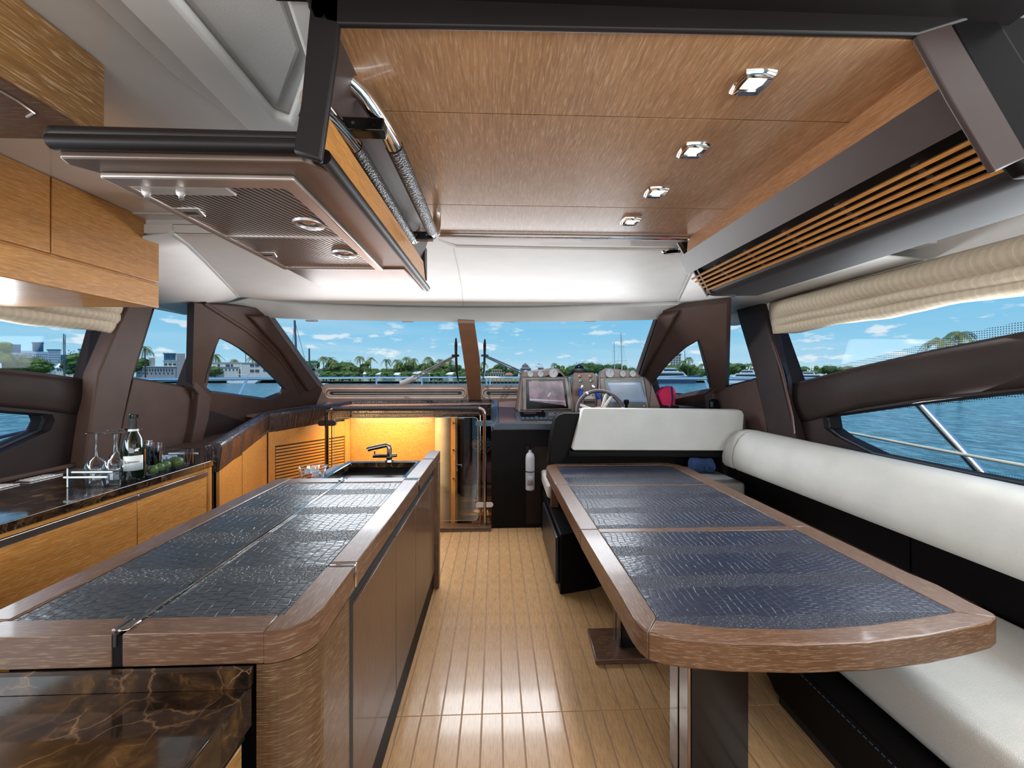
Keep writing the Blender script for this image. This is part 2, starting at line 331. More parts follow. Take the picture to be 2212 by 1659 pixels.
M['water'] = None
m, nt, b = base('sea_water', (.008,.052,.088), .2, 0, .35)
v = coords(nt, (1,1,1)); h1 = noise(nt, coords(nt, (1,.55,1)), .9, 5, .6); h2 = noise(nt, v, 5, 3)
ad = nn(nt, 'ShaderNodeMath', operation='MULTIPLY_ADD'); nt.links.new(h2, ad.inputs[0]); ad.inputs[1].default_value = .22; nt.links.new(h1, ad.inputs[2]); bump(nt, b, ad.outputs[0], 1.0, .55)
r = ramp(nt, [(.38, (.006,.052,.085)), (.5, (.03,.14,.19)), (.62, (.15,.34,.40))], noise(nt, coords(nt, (1,.45,1), rot=(0,0,.5)), 2.0, 6, .7)); nt.links.new(r.outputs[0], b.inputs['Base Color']); M['water'] = m
# =====================================================================  SETTING
ST = 'structure'
# floor: substrate with caulk colour, planks as parts
floor = BX(-2.43, 2.2, -1.5, 4.0, -.06, -.004).build('floor', M['caulk'], kind=ST)
pw = .0862; x = -.62
ends = [-.6, .35, 1.79, 4.0]
pm = {}
i = 0
x = -.66
while x < 2.1:
    for j in range(3):
        y0, y1 = ends[j], ends[j+1]
        w = pw-.005
        key = (j,)
        if key not in pm:
            o = MB().hexa([(0,y0+.0015,-.004),(w,y0+.0015,-.004),(w,y1-.0015,-.004),(0,y1-.0015,-.004),(.0012,y0+.0025,0),(w-.0012,y0+.0025,0),(w-.0012,y1-.0025,0),(.0012,y1-.0025,0)]).build('plank', M['plank'], floor); pm[key] = o
            o.location = (x,0,0)
        else:
            o = pm[key].copy(); COL.objects.link(o); o.parent = floor; o.location = (x, 0, 0)
    x += pw
# --- ceiling
zc = 2.17; zf = 2.10
ceil = BX(-2.5, 2.3, -1.5, 2.06, zc, zc+.05).build('ceiling', M['white_gloss'], kind=ST)
BX(-2.5, -2.43, -1.5, 3.45, 1.94, zc).build('cove', M['white_matte'], ceil)
BX(2.16, 2.3, -1.5, 3.9, 1.93, zc).build('cove', M['white_matte'], ceil)
# inset fabric panel with a raised rim, left of the wooden tray
MB().slab([(-.565,-.4,zc-.012),(-.578,1.13,zc-.012),(-.43,.93,zc-.012),(-.385,.70,zc-.012),(-.385,-.4,zc-.012)], (0,0,.012)).build('fabric_inset', plain('headliner_fabric', (.60,.59,.57), .7, bs=.3, bscale=420, var=.03), ceil, bevel=.006)
MB().slab([[(-.70,-1.4,zc-.03),(-.70,1.27,zc-.03),(-.60,1.33,zc-.03),(-.30,1.33,zc-.03),(-.30,-1.4,zc-.03)], [(-.59,-1.3,zc-.03),(-.37,-1.3,zc-.03),(-.37,.70,zc-.03),(-.42,.95,zc-.03),(-.565,1.16,zc-.03),(-.59,1.14,zc-.03)]], (0,0,.03)).build('raised_rim', M['white_matte'], ceil, bevel=.012, seg=3)
MB().slab([(-.76,-1.4,zc-.012),(-.76,1.0,zc-.012),(-.70,1.27,zc-.012),(-.70,-1.4,zc-.012)], (0,0,.012)).build('gloss_band', M['white_gloss'], ceil, bevel=.004)
# front headliner
archL = [aZ(372,503,zf), aZ(405,528,zf), aZ(440,562,zf), aZ(478,602,zf), aZ(515,641,zf)]
front = [aZ(p[0],p[1],zf) for p in ((515,641),(600,650),(700,655.5),(850,660.5),(1000,662.5),(1150,662),(1300,657.5),(1400,653.5),(1465,650))]
archR = [aZ(1465,650,zf), aZ(1488,600,zf), aZ(1510,560,zf), aZ(1540,520,zf)]
loop = [(-1.60,1.96,zf)] + archL[:-1] + front + archR[1:] + [(2.2,1.96,zf)]
head = MB().slab([Vector(p) for p in loop], (0,0,.04)).build('headliner', M['white_matte'], ceil)
MB().tube([p+Vector((0,0,.002)) for p in archL], .011, 8).build('piping', M['white_gloss'], ceil)
MB().tube([p+Vector((0,0,.002)) for p in archR], .011, 8).build('piping', M['white_gloss'], ceil)
MB().tube([Vector((-.27,2.0,zf+.003))] + [Vector((x_, 2.09+.02*math.sin((x_+.27)*2.0), zf-.001)) for x_ in (-.2,0,.2,.4,.6,.8,.95)], .005, 8).build('piping', M['white_gloss'], ceil)
MB().tube([aZ(x_,y_,zf-.0005) for x_,y_ in ((980,536),(990,580),(998,625),(1001,661))], .0018, 6).build('seam', plain('seam_grey', (.42,.41,.40), .6), ceil)
# cove strips between headliner and side walls
wl = [Vector((-2.44, p.y*1.0+.0, 1.945)) for p in archL]; wl[-1] = Vector((-2.44,3.5,1.945))
MB().grid([archL, wl]).build('side_cove', M['white_matte'], ceil, thick=.012)
wr = [Vector((2.17,3.95,2.03)), Vector((2.17,3.3,2.03)), Vector((2.17,2.7,2.03)), Vector((2.17,2.0,2.03))]
MB().grid([archR, wr]).build('side_cove', M['white_matte'], ceil, thick=.012)
# header band over the windscreen
YH = 3.78
hb = [aY(p[0],p[1],YH) for p in ((300,664),(440,674),(600,686),(700,689.5),(850,692.5),(1000,694.5),(1150,694),(1300,692),(1415,689),(1500,681),(1600,671))]
ht = [Vector((-2.44,3.5,1.945)), front[0]] + front[1:-1] + [front[-1], Vector((2.18,3.95,2.03))]
def resample(p, n):
    Ls = [0]
    for a, b2 in zip(p, p[1:]): Ls.append(Ls[-1]+(b2-a).length)
    out = []
    for i in range(n):
        t = Ls[-1]*i/(n-1); k = max(j for j in range(len(Ls)) if Ls[j] <= t+1e-9); k = min(k, len(p)-2)
        out.append(p[k].lerp(p[k+1], (t-Ls[k])/(Ls[k+1]-Ls[k])))
    return out
def byx(p, xs):
    out = []
    for x_ in xs:
        for a, b2 in zip(p, p[1:]):
            if a.x <= x_ <= b2.x or (x_ <= p[0].x and a is p[0]) or (x_ >= p[-1].x and b2 is p[-1]):
                t = (x_-a.x)/max(1e-6,(b2.x-a.x)); out.append(a.lerp(b2, min(1,max(0,t)))); break
    return out
xs = [-2.44+4.62*i/24 for i in range(25)]
def hdr(xs_):
    t_ = byx(ht, xs_); b_ = byx(hb, xs_); rows = [t_]
    rows.append([a.lerp(b2,.12)+Vector((0,-.012,-.012)) for a,b2 in zip(t_,b_)])
    rows.append([a.lerp(b2,.85) for a,b2 in zip(t_,b_)]); rows.append(b_)
    rows.append([b2+Vector((0,.05,.03)) for b2 in b_]); return rows
MB().grid(hdr(xs)).build('header_band', plain('header_grey', (.50,.49,.475), .38, var=.03), ceil, thick=.015)
for px in (672, 880, 1100, 1275):
    p = aY(px, 693-abs(px-1000)*.006, YH+.03); MB().box(p.x-.05,p.x+.05,p.y,p.y+.03,p.z-.012,p.z+.002).build('blind_catch', M['alu'], ceil, bevel=.003)
# roof skin above everything so that no sky comes through
BX(-2.55, 2.35, 1.9, 4.0, 2.165, 2.20).build('roof_skin', M['white_gloss'], ceil)

BX(-2.5, 2.3, 2.0, 3.97, 2.141, 2.16).build('roof_lining', M['white_matte'], ceil); BX(-2.46, -1.95, 3.35, 3.85, 2.101, 2.12).build('corner_filler', M['white_matte'], ceil); BX(1.3, 2.3, 3.35, 3.97, 2.101, 2.12).build('corner_filler', M['white_matte'], ceil)
# --- walls
M['mould'] = plain('moulding', (.20,.18,.18), .4, metal=.5)
M['belt'] = plain('belt_leather', (.028,.018,.016), .6, spec=.15, bs=.08, bscale=600)
BX(-2.43, 2.2, 1.97, 2.06, zf, zc+.01).build('ceiling_step', M['white_matte'], ceil)
MB().slab([(-2.44,1.97,zf),(-1.60,1.97,zf),(-1.53,2.2,zf),(-2.44,2.2,zf-.12)], (0,0,.02)).build('step_return', M['white_matte'], ceil)
def Lx(p, X): return [aX(a,b,X) for a,b in p]
XL = -2.43; XR = 2.2
w_l = MB().slab([[Vector((XL,y,z)) for y,z in ((-1.5,.0),(3.43,.0),(3.43,1.36),(3.72,1.96),(-1.5,1.96))],
   Lx([(252,640),(204,822),(100,806),(0,795),(-300,770),(-700,745),(-700,560),(-300,600),(0,622)], XL),
   Lx([(114,895),(119,908),(109,930),(0,979),(-300,1075),(-600,1150),(-600,820),(-300,862),(0,886)], XL),
   Lx([(335,663),(470,674),(452,708),(427,838),(288,815)], XL)], (-.13,0,0)).build('wall_left', M['shell_dark'], kind=ST)
MB().slab(Lx([(288,818),(427,842),(431,900),(410,985),(250,1005),(268,905)], XL+.012), (-.011,0,0)).build('lining_panel', M['shell'], w_l, bevel=.004)
w_r = MB().slab([[Vector((XR,y,z)) for y,z in ((-1.5,.0),(4.22,.0),(4.22,1.35),(4.62,2.11),(-1.5,2.11))],
   Lx([(1645,640),(1662,700),(1706,830),(1830,797),(2011,756),(2212,716),(2700,615),(2700,400),(2212,515)], XR),
   Lx([(1776,899),(1780,925),(1805,944),(1876,980),(2040,1015),(2212,1049),(2700,1145),(2700,780),(2212,843),(1990,868)], XR),
   Lx([(1512,690),(1592,676),(1634,816),(1547,839)], XR)], (.13,0,0)).build('wall_right', M['shell_dark'], kind=ST)
MB().slab(Lx([(1547,842),(1633,820),(1652,905),(1662,960),(1555,930)], XR-.012), (.011,0,0)).build('lining_panel', M['shell'], w_r, bevel=.004)
PL = plane((-2.43,3.40,1.2), (-2.0,4.72,1.37), (-2.04,3.78,1.95))
PR = plane((2.2,4.22,1.2), (1.68,5.1,1.36), (1.50,3.85,1.97))
def pp(p, pl, off=0): return [aP(a,b,pl,off) for a,b in p]
qL = [(473,729.5),(496,739),(525,756),(554,778),(583,804),(606,827),(619.5,842.5),(617,851),(583,864.5),(539,859),(503,854),(457,849),(440,834.5),(445,807),(458,765)]
qR = [(1510,733),(1483,748),(1457,770),(1437,792),(1411,826),(1420,852),(1459,862),(1487,856),(1523,850),(1536,838),(1530,801),(1518,756)]
MB().slab([pp([(420,655),(590,668),(583,690),(640,763),(690,830),(700,850),(688,890),(600,925),(480,1010),(410,1030)], PL), pp(qL, PL)], PL[1]*.07).build('quarter_panel', M['shell'], w_l)
MB().slab([pp([(1570,655),(1425,672),(1416,690),(1392,760),(1366,830),(1368,900),(1500,960),(1565,960)], PR), pp(qR, PR)], PR[1]*.07).build('quarter_panel', M['shell'], w_r)
MB().slab([(-2.45,3.40,-.2),(-2.2,4.94,-.2),(-2.2,4.94,1.2),(-2.42,3.40,1.2)], (-.05,0,0)).build('lower_lining', M['shell_dark'], w_l)
MB().slab([(2.2,4.18,-.0),(2.05,4.94,-.0),(2.05,4.94,1.25),(2.2,4.18,1.25)], (.05,0,0)).build('lower_lining', M['shell_dark'], w_r)
# A-pillar padding (raised moulding bands beside the windscreen)
def band(p, pl, r, name, mat, par):
    MB().tube(pp(p, pl, .008), r, 10).build(name, mat, par)
band([(440,655),(492,688),(530,712),(568,742),(602,775),(630,812),(650,852)], PL, .020, 'piping', M['shell'], w_l)
MB().slab(pp([(578,683),(592,683),(700,834),(688,836)], PL, -.03), PL[1]*.05).build('screen_moulding', M['mould'], w_l, bevel=.006)
MB().slab(pp([(540,684),(579,684),(688,836),(668,848),(610,760)], PL, -.05), PL[1]*.08).build('pillar_pad', M['shell'], w_l, bevel=.02, seg=3)
MB().slab(pp([(1420,686),(1412,686),(1362,832),(1371,834)], PR, -.03), PR[1]*.05).build('screen_moulding', M['mould'], w_r, bevel=.006)
MB().slab(pp([(1421,684),(1462,678),(1428,740),(1394,800),(1380,835),(1372,835)], PR, -.05), PR[1]*.08).build('pillar_pad', M['shell'], w_r, bevel=.02, seg=3)
# pillars (stand proud of the wall)
MB().slab(Lx([(279,655),(333,662),(320,708),(288,814),(268,905),(247,1024),(181,1024),(190,955),(212,805),(248,720)], -2.34), (-.09,0,0)).build('pillar', M['shell'], w_l, bevel=.012, seg=3)
MB().slab(Lx([(470,672),(488,676),(462,772),(448,835),(459,852),(452,905),(430,985),(408,985),(425,905),(430,852),(418,838),(440,760)], -2.36), (-.08,0,0)).build('pillar', M['shell'], w_l, bevel=.012, seg=3)
MB().slab(Lx([(1583,640),(1640,640),(1662,711),(1706,900),(1722,960),(1664,960),(1650,900),(1632,816),(1595,690)], 2.12), (.08,0,0)).build('pillar', M['shell_dark'], w_r, bevel=.012, seg=3)
MB().slab(Lx([(1492,680),(1510,677),(1530,760),(1549,838),(1538,850),(1545,915),(1528,915),(1521,855),(1532,838)], 2.15), (.08,0,0)).build('pillar', M['shell'], w_r, bevel=.012, seg=3)
MB().tube(Lx([(258,728),(228,800),(205,880),(190,985)], -2.36), .012, 8).build('curtain_track', plain('mahogany', (.05,.012,.008), .25, coat=.4), w_l)
MB().tube(Lx([(1660,712),(1690,805),(1712,900),(1717,945)], 2.13), .011, 8).build('curtain_track', plain('mahogany', (.05,.012,.008), .25, coat=.4), w_r)
MB().slab(Lx([(249,728),(258,728),(224,812),(206,880),(198,905),(203,822)], -2.40), (-.03,0,0)).build('rubber_track', M['rubber'], w_l)
MB().slab(Lx([(1648,705),(1662,705),(1700,812),(1720,940),(1706,940)], 2.16), (.03,0,0)).build('rubber_track', M['rubber'], w_r)
# upper wall pad, dark lower wall lining with bulged belt between the two windows
def belt(pts_top, pts_bot, X, bulge, name, mat, par):
    t_ = Lx(pts_top, X); b_ = Lx(pts_bot, X); rows = []
    for k in range(9):
        s_ = k/8; d = math.sin(math.pi*s_)*bulge
        rows.append([a.lerp(b2, s_)+Vector((d*(-1 if X > 0 else 1),0,0)) for a, b2 in zip(t_, b_)])
    MB().grid(rows).build(name, mat, par, thick=.006)
belt([(2700,625),(2212,723),(2011,761),(1830,801),(1709,833)], [(2700,770),(2212,836),(1990,860),(1850,882),(1722,915)], XR-.004, .022, 'belt_pad', M['belt'], w_r)
belt([(-300,777),(0,803),(100,813),(201,826)], [(-300,850),(0,877),(100,886),(190,900)], XL+.004, .012, 'belt_pad', M['belt'], w_l)
# glass
def gl(name, loops, off, par=None): return MB().slab(loops, off).build(name, M['window'], par, kind=ST)
gl('window_1', Lx([(252,640),(204,822),(100,806),(0,795),(-300,770),(-700,745),(-700,560),(-300,600),(0,622)], XL-.0) and [p+Vector((-.115,0,0)) for p in Lx([(258,640),(206,826),(100,810),(0,799),(-300,774),(-700,749),(-700,556),(-300,596),(0,618)], XL)], (-.008,0,0))
gl('window_2', [p+Vector((-.115,0,0)) for p in Lx([(118,893),(124,908),(112,934),(0,983),(-300,1080),(-600,1156),(-600,816),(-300,858),(0,882)], XL)], (-.008,0,0))
gl('window_3', [p+Vector((-.115,0,0)) for p in Lx([(331,659),(474,670),(456,708),(431,842),(284,819)], XL)], (-.008,0,0))
gl('window_4', pp(qL, PL, .055), PL[1]*.006)
gl('window_5', [p+Vector((.115,0,0)) for p in Lx([(1640,636),(1658,700),(1703,834),(1830,801),(2011,760),(2212,720),(2700,619),(2700,396),(2212,511)], XR)], (.008,0,0))
gl('window_6', [p+Vector((.115,0,0)) for p in Lx([(1771,897),(1775,928),(1803,948),(1876,984),(2040,1019),(2212,1053),(2700,1149),(2700,776),(2212,839),(1990,864)], XR)], (.008,0,0))
gl('window_7', [p+Vector((.115,0,0)) for p in Lx([(1503,680),(1596,666),(1638,820),(1543,843)], XR)], (.008,0,0))
gl('window_8', pp(qR, PR, .055), PR[1]*.006)
# gaskets
def gasket(p, pl, r, par, dx=0, closed=True, X=None):
    q = pp(p, pl, .03) if pl else [v_+Vector((dx,0,0)) for v_ in Lx(p, X)]
    MB().tube(q, r, 6, closed=closed).build('gasket', M['rubber'], par)
gasket(qL, PL, .009, w_l); gasket(qR, PR, .008, w_r)
gasket([(470,676),(453,708),(427,838)], None, .011, w_l, -.11, False, XL)
gasket([(1507,686),(1547,838)], None, .011, w_r, .11, False, XR)
gasket([(114,895),(119,908),(109,930),(0,979),(-300,1075),(-600,1150),(-600,820),(-300,862),(0,886)], None, .010, w_l, -.06, True, XL)
gasket([(1776,899),(1780,925),(1805,944),(1876,980),(2040,1015),(2212,1049),(2700,1145),(2700,780),(2212,843),(1990,868)], None, .012, w_r, .04, True, XR)
# dotted frit bands printed along the window edges
m, ntf, bb = base('frit', (.01,.01,.012), .5)
v = coords(ntf, (1,1,1)); vo = nn(ntf, 'ShaderNodeTexVoronoi', feature='F1'); vo.inputs['Scale'].default_value = 95; vo.inputs['Randomness'].default_value = 0; ntf.links.new(v, vo.inputs['Vector'])
cmp_ = nn(ntf, 'ShaderNodeMath', operation='LESS_THAN'); cmp_.inputs[1].default_value = .42; ntf.links.new(vo.outputs['Distance'], cmp_.inputs[0]); ntf.links.new(cmp_.outputs[0], bb.inputs['Alpha']); M['frit'] = m
def frit(top, bot, X, par):
    MB().grid([Lx(top, X), Lx(bot, X)], False).build('frit_band', M['frit'], par, thick=.0006)
frit([(1760,800),(1900,768),(2011,739),(2100,716),(2212,693),(2500,632)], [(1760,808),(1900,784),(2011,760),(2100,742),(2212,720),(2500,665)], XR+.112, w_r)
frit([(1776,899),(1990,868),(2212,843),(2600,792)], [(1785,903),(1990,878),(2212,856),(2600,812)], XR+.112, w_r)
frit([(1800,930),(1876,962),(2040,1000),(2212,1034),(2600,1110)], [(1800,944),(1876,982),(2040,1020),(2212,1054),(2600,1135)], XR+.112, w_r)
# windscreen: two panes, mullion
TL = aY(578,680,YH+.0); TC = aY(1008,686,YH+.02); TR = aY(1418,680,YH+.0)
BL = aY(692,832,4.72); BC = aY(1037,832,5.12); BR = aY(1362,832,5.05)
PWL = plane(TL, TC, BL); PWR = plane(TC, TR, BC)
MB().slab([TL, TC, BC, BL], Vector((0,.008,0))).build('window_9', M['window'], kind=ST)
MB().slab([TC, TR, BR, BC], Vector((0,.008,0))).build('window_10', M['window'], kind=ST)
d_ = Vector((0,-.06,-.03))
mul = MB().slab([aP(988,691,PWL,-.08), aP(1024,693,PWL,-.08), aP(1036,775,PWL,-.08), aP(1038.5,832,PWL,-.08), aP(1038.5,874,PWL,-.10), aP(1013,874,PWL,-.10), aP(1008,826,PWL,-.08), aP(1000,768,PWL,-.08)], (0,.05,.015)).build('trim_1', plain('mullion_leather', (.20,.105,.062), .42, bs=.1, bscale=600), kind=ST, bevel=.006)
# dash fascia under the windscreen, vents
YF = 4.86
wf = MB().slab([aY(668,835,YF), aY(690,831,YF), aY(1370,833,YF), aY(1370,880,YF), aY(655,884,YF)], (0,.05,0)).build('wall_front', plain('dash_leather', (.26,.165,.13), .45, bs=.1, bscale=600), kind=ST)
MB().slab([aY(669,842,YF), aY(692,834,YF), aY(668,884,YF), aP(600,905,PL), aP(628,868,PL)], (0,.03,0)).build('corner_pad', M['shell'], wf)
def vent(x0, x1, y0, y1):
    a = aY(x0,y0,YF-.004); b2 = aY(x1,y1,YF-.004); cx=(a.x+b2.x)/2; cz=(a.z+b2.z)/2; w=b2.x-a.x; h=a.z-b2.z
    t = T('demister_vent', '', 'vent', (cx, YF-.004, cz-h/2))
    def rp(w_, h_, y, r): return [Vector((p[0], y, p[1])) for p in rrect(cx, cz, w_, h_, r)]
    MB().slab([rp(w,h,YF-.018,h*.49), rp(w-.03,h-.04,YF-.018,(h-.04)*.49)], (0,.018,0)).build('surround', plain('vent_surround', (.40,.29,.235), .35), t, bevel=.004)
    MB().slab([rp(w-.04,h-.05,YF-.010,(h-.05)*.49), rp(w-.11,h-.085,YF-.010,(h-.085)*.45)], (0,.01,0)).build('louvre_frame', plain('vent_inner', (.30,.22,.18), .35), t, bevel=.003)
    MB().slab(rp(w-.10,h-.08,YF-.003,(h-.08)*.45), (0,.003,0)).build('slot', M['rubber'], t)
    MB().box(cx-w/2+.10,cx+w/2-.10,YF-.014,YF-.004,cz-.004,cz+.003).build('slat', plain('vent_surround', (.40,.29,.235), .35), t)
    return t
v1 = vent(702,1008,838,861); v1['label'] = 'long slot air vent in the dash left of the windscreen mullion'
v2 = vent(1041,1150,838,861); v2['label'] = 'slot air vent in the dash right of mullion, partly behind the left chart screen'
# dash shelf and rail
A_ = Vector((-1.74,2.72,1.0)); B_ = Vector((-2.06,3.88,1.09)); Cc = Vector((-1.58,4.62,1.15)); D_ = Vector((-.04,4.80,1.15))
MB().slab([A_+Vector((-.05,0,-.09)), B_+Vector((0,0,-.13)), Vector((-2.42,3.88,.96)), Vector((-2.42,2.9,.91))], (0,0,-.02)).build('side_shelf', M['shell'], wf)
MB().slab([B_+Vector((0,.02,-.01)), Cc+Vector((0,0,-.01)), D_+Vector((0,0,-.01)), Vector((2.1,4.8,1.14)), Vector((2.0,4.9,1.14)), Vector((-1.9,4.9,1.14)), Vector((-2.42,4.0,1.09))], (0,0,-.02)).build('dash_shelf', plain('dash_top', (.30,.175,.145), .42, bs=.1, bscale=600), wf)
def rail(path, h, w, name, mat, par, segs):
    for k, (a, b2) in enumerate(zip(path, path[1:])):
        d = (b2-a); dd = Vector((d.x,d.y,0)).normalized(); n_ = Vector((-dd.y, dd.x, 0))
        prof = [(0,0),(.012,.018),(w*.4,.026),(w,.01),(w,-h),(0.02,-h)]
        def jn(k_, p): 
            i_ = k+k_
            if 0 < i_ < len(path)-1:
                d2 = (path[i_+1]-path[i_]); d1 = (path[i_]-path[i_-1]); d1.z = d2.z = 0; bis = (Vector((-d1.normalized().y, d1.normalized().x,0))+Vector((-d2.normalized().y, d2.normalized().x,0))).normalized(); return bis/max(.4,bis.dot(n_))
            return n_
        r0 = [a + jn(0,a)*(u) + Vector((0,0,v_)) + dd*.002 for u, v_ in prof]; r1 = [b2 + jn(1,b2)*(u) + Vector((0,0,v_)) - dd*.002 for u, v_ in prof]
        MB().loft([r0, r1], False).build('rail_pad', mat, par, bevel=.010, seg=3)
rl = T('dash_rail', 'dark brown crocodile leather padded rail curving along the dash above the stairwell', 'padded rail', (-1.5,4.4,1.0))
rail([A_, B_, Cc, D_], .165, .10, 'rail', M['croc_brown'], rl, 3)
# wooden panels below the rail, stairwell
def vslab(a, b2, z0, z1, t, name, mat, par, **k):
    a = Vector(a); b2 = Vector(b2); d = (b2-a).normalized(); n_ = Vector((-d.y, d.x)); 
    return MB().slab([Vector((a.x,a.y,z0)),Vector((b2.x,b2.y,z0)),Vector((b2.x,b2.y,z1)),Vector((a.x,a.y,z1))], (n_.x*t, n_.y*t, 0)).build(name, mat, par, **k)
sw = vslab((-1.66,4.66),(-.70,4.77),-1.1,.99,.03,'trim_2', M['oak_x'], None, kind=ST)
BX(-2.43, -.62, 4.9, 4.94, -1.2, 1.13).build('bulkhead', M['shell_dark'], wf); BX(-.03, 2.2, 4.9, 4.94, -1.2, 1.13).build('bulkhead', M['shell_dark'], wf); BX(-.62, -.03, 4.9, 4.94, .99, 1.13).build('bulkhead', M['shell_dark'], wf)
BX(-2.43, -.06, 3.96, 6.5, -1.25, -1.2).build('lower_floor', plain('carpet', (.30,.22,.13), .9, bs=.3), floor)
# step / sill at the gate
sill = T('threshold', 'low polished wooden sill under the glass gate at the stair head', 'sill', (-.3,4.0,0))
BX(-1.66,-.045,3.90,4.02,.0,.035).build('sill_board', M['rim_x'], sill, bevel=.006); BX(-1.66,-.045,3.885,3.9,.0,.012).build('sill_nosing', M['rim_x'], sill)
BX(-1.66,-.045,4.0,4.03,-1.2,.0).build('stair_riser', M['oak_x'], wf)
lc = T('louvred_cabinet', 'angled oak cabinet with louvred panels under the dash rail', 'cabinet', (-1.95,3.9,-.2))
def along(a, b2, t): return a.lerp(b2, t)
def cabpan(a, b2, t0, t1, z0, z1, name, mat, off=.0, th=.018, **k):
    p = a.lerp(b2, t0); q = a.lerp(b2, t1); d = Vector((b2.x-a.x,b2.y-a.y)).normalized(); n_ = Vector((-d.y,d.x))
    return vslab(Vector((p.x,p.y))+n_*off, Vector((q.x,q.y))+n_*off, z0, z1, th, name, mat, lc, **k)
A0 = Vector((A_.x,A_.y)); B0 = Vector((B_.x,B_.y)); C0_ = Vector((Cc.x,Cc.y))
A0 = A_.copy(); B0 = B_.copy(); C0_ = Cc.copy()
cabpan(A0,B0,.02,.40,.0,.86,'door_panel',M['oak_y'],.022); cabpan(A0,B0,.41,1.0,.0,.925,'door_panel',M['oak_y'],.022)
cabpan(A0,B0,0,1.0,-.2,.90,'carcass',M['rubber'],.05)
cabpan(B0,C0_,0,1,-.9,.985,'carcass',M['rubber'],.06)
cabpan(B0,C0_,.0,.07,-.9,.94,'stile',M['oak_z'],.02); cabpan(B0,C0_,.93,1.0,-.9,.98,'stile',M['oak_z'],.02)
cabpan(B0,C0_,.07,.93,.80,.96,'top_rail',M['oak_x'],.024)
nz = 30
for k in range(nz):
    z = .785-k*.030
    cabpan(B0,C0_,.08,.92,z-.019,z,'slat',M['oak_x'],.026,.012)
cabpan(B0,C0_,.07,.93,-.9,.785-nz*.030,'bottom_rail',M['oak_x'],.024)
# cream column, door post, doorway with bed and steps
MB().lathe([(.095,-1.2),(.095,.985)], (-.60,4.76,0), 28).build('trim_3', plain('cream_leather', (.52,.38,.22), .4), kind=ST)
dp = BX(-.505,-.435,4.70,4.80,-1.2,.985).build('trim_4', M['oak_z'], kind=ST)
BX(-.452,-.446,4.688,4.70,-1.1,.98).build('rebate', M['rubber'], dp)
for z in (.92,.62,.30): MB().lathe([(.009,0),(.009,.014)], (-.475,4.70,z), 12, (0,-1,0)).build('stud', M['chrome_dark'], dp)
hd = T('door_handle', 'small chrome lever handle in the doorway below deck', 'handle', (-.42,4.69,.44))
MB().tube([(-.435,4.70,.46),(-.435,4.66,.46),(-.38,4.655,.462),(-.378,4.655,.44)], .007, 8).build('lever', M['chrome'], hd); MB().lathe([(.012,0),(.012,.03)], (-.435,4.70,.40), 10, (0,-1,0)).build('keyhole', M['chrome'], hd)
bed = T('cabin_bed', 'bed with mauve cover seen through the doorway below deck', 'bed', (0.2,5.6,-.4))
BX(-.44,.80,5.30,6.8,.06,.35).build('mattress', plain('mauve_cover', (.22,.10,.11), .7), bed, bevel=.08, seg=4)
BX(-.44,.80,5.29,6.8,-.0,.06).build('bed_skirt', plain('taupe', (.25,.17,.11), .8), bed, bevel=.03)
BX(-.44,.80,5.28,6.8,-.06,-.0).build('base_band', M['rubber'], bed)
pil = T('pillow', 'black and white patterned pillow on the cabin bed', 'pillow', (.05,5.9,.24))
m, ntp, bp = base('pillow_pattern', (.02,.02,.025), .7); rr_ = ramp(ntp, [(.48,(.01,.01,.015)),(.55,(.45,.42,.5))], noise(ntp, coords(ntp), 55, 3)); ntp.links.new(rr_.outputs[0], bp.inputs['Base Color'])
MB().ball((-.19,5.75,.50), .15, (1.0,.35,.85), 20, 12).build('cushion', m, pil)
st = T('companionway_stairs', 'oak steps going down to the cabin behind the glass gate', 'stairs', (-.3,4.6,-.5))
for k,(y_,z_) in enumerate(((5.16,-.07),(5.04,-.20),(4.95,-.34))): BX(-.43,.2,y_,y_+.12,z_-.035,z_).build('tread', M['oak_x'], st); BX(-.43,.2,y_+.10,y_+.12,z_-.035,z_+.10).build('riser', M['rim_x'], st)
BX(.82,.86,4.94,7.0,-1.2,1.05).build('cabin_side', M['shell_dark'], wf); BX(-2.4,.9,7.0,7.04,-1.2,1.1).build('cabin_end', M['shell_dark'], wf); BX(-2.43,.9,4.94,7.04,1.05,1.09).build('cabin_top', M['shell_dark'], wf); BX(-.62,-.58,4.8,7.0,-1.2,1.05).build('cabin_side', M['oak_y'], wf)
# =====================================================================  OVERHEAD
def hinge(c): return c
YN = .762   # near frame plane
tray = T('ceiling_tray', 'large wood-veneer ceiling panel inside a dark brown frame above the aisle', 'ceiling panel', (.3,1.3,2.08))
seams = [.775, 1.035, 1.59, 1.905]
for y0, y1 in zip(seams, seams[1:]):
    MB().slab([(-.34,y0+.0025,zf),(.93,y0+.0025,zf),(.93,y1-.0025,zf),(-.34,y1-.0025,zf)], (0,0,.02)).build('veneer_panel', M['ceil_wood'], tray)
BX(-.34,.93,.77,1.90,zf+.0195,zf+.035).build('backing', M['frame_dark'], tray)
BX(-.31,.93,1.908,1.93,zf-.012,zf+.01).build('edge_strip', M['chrome'], tray, bevel=.003)
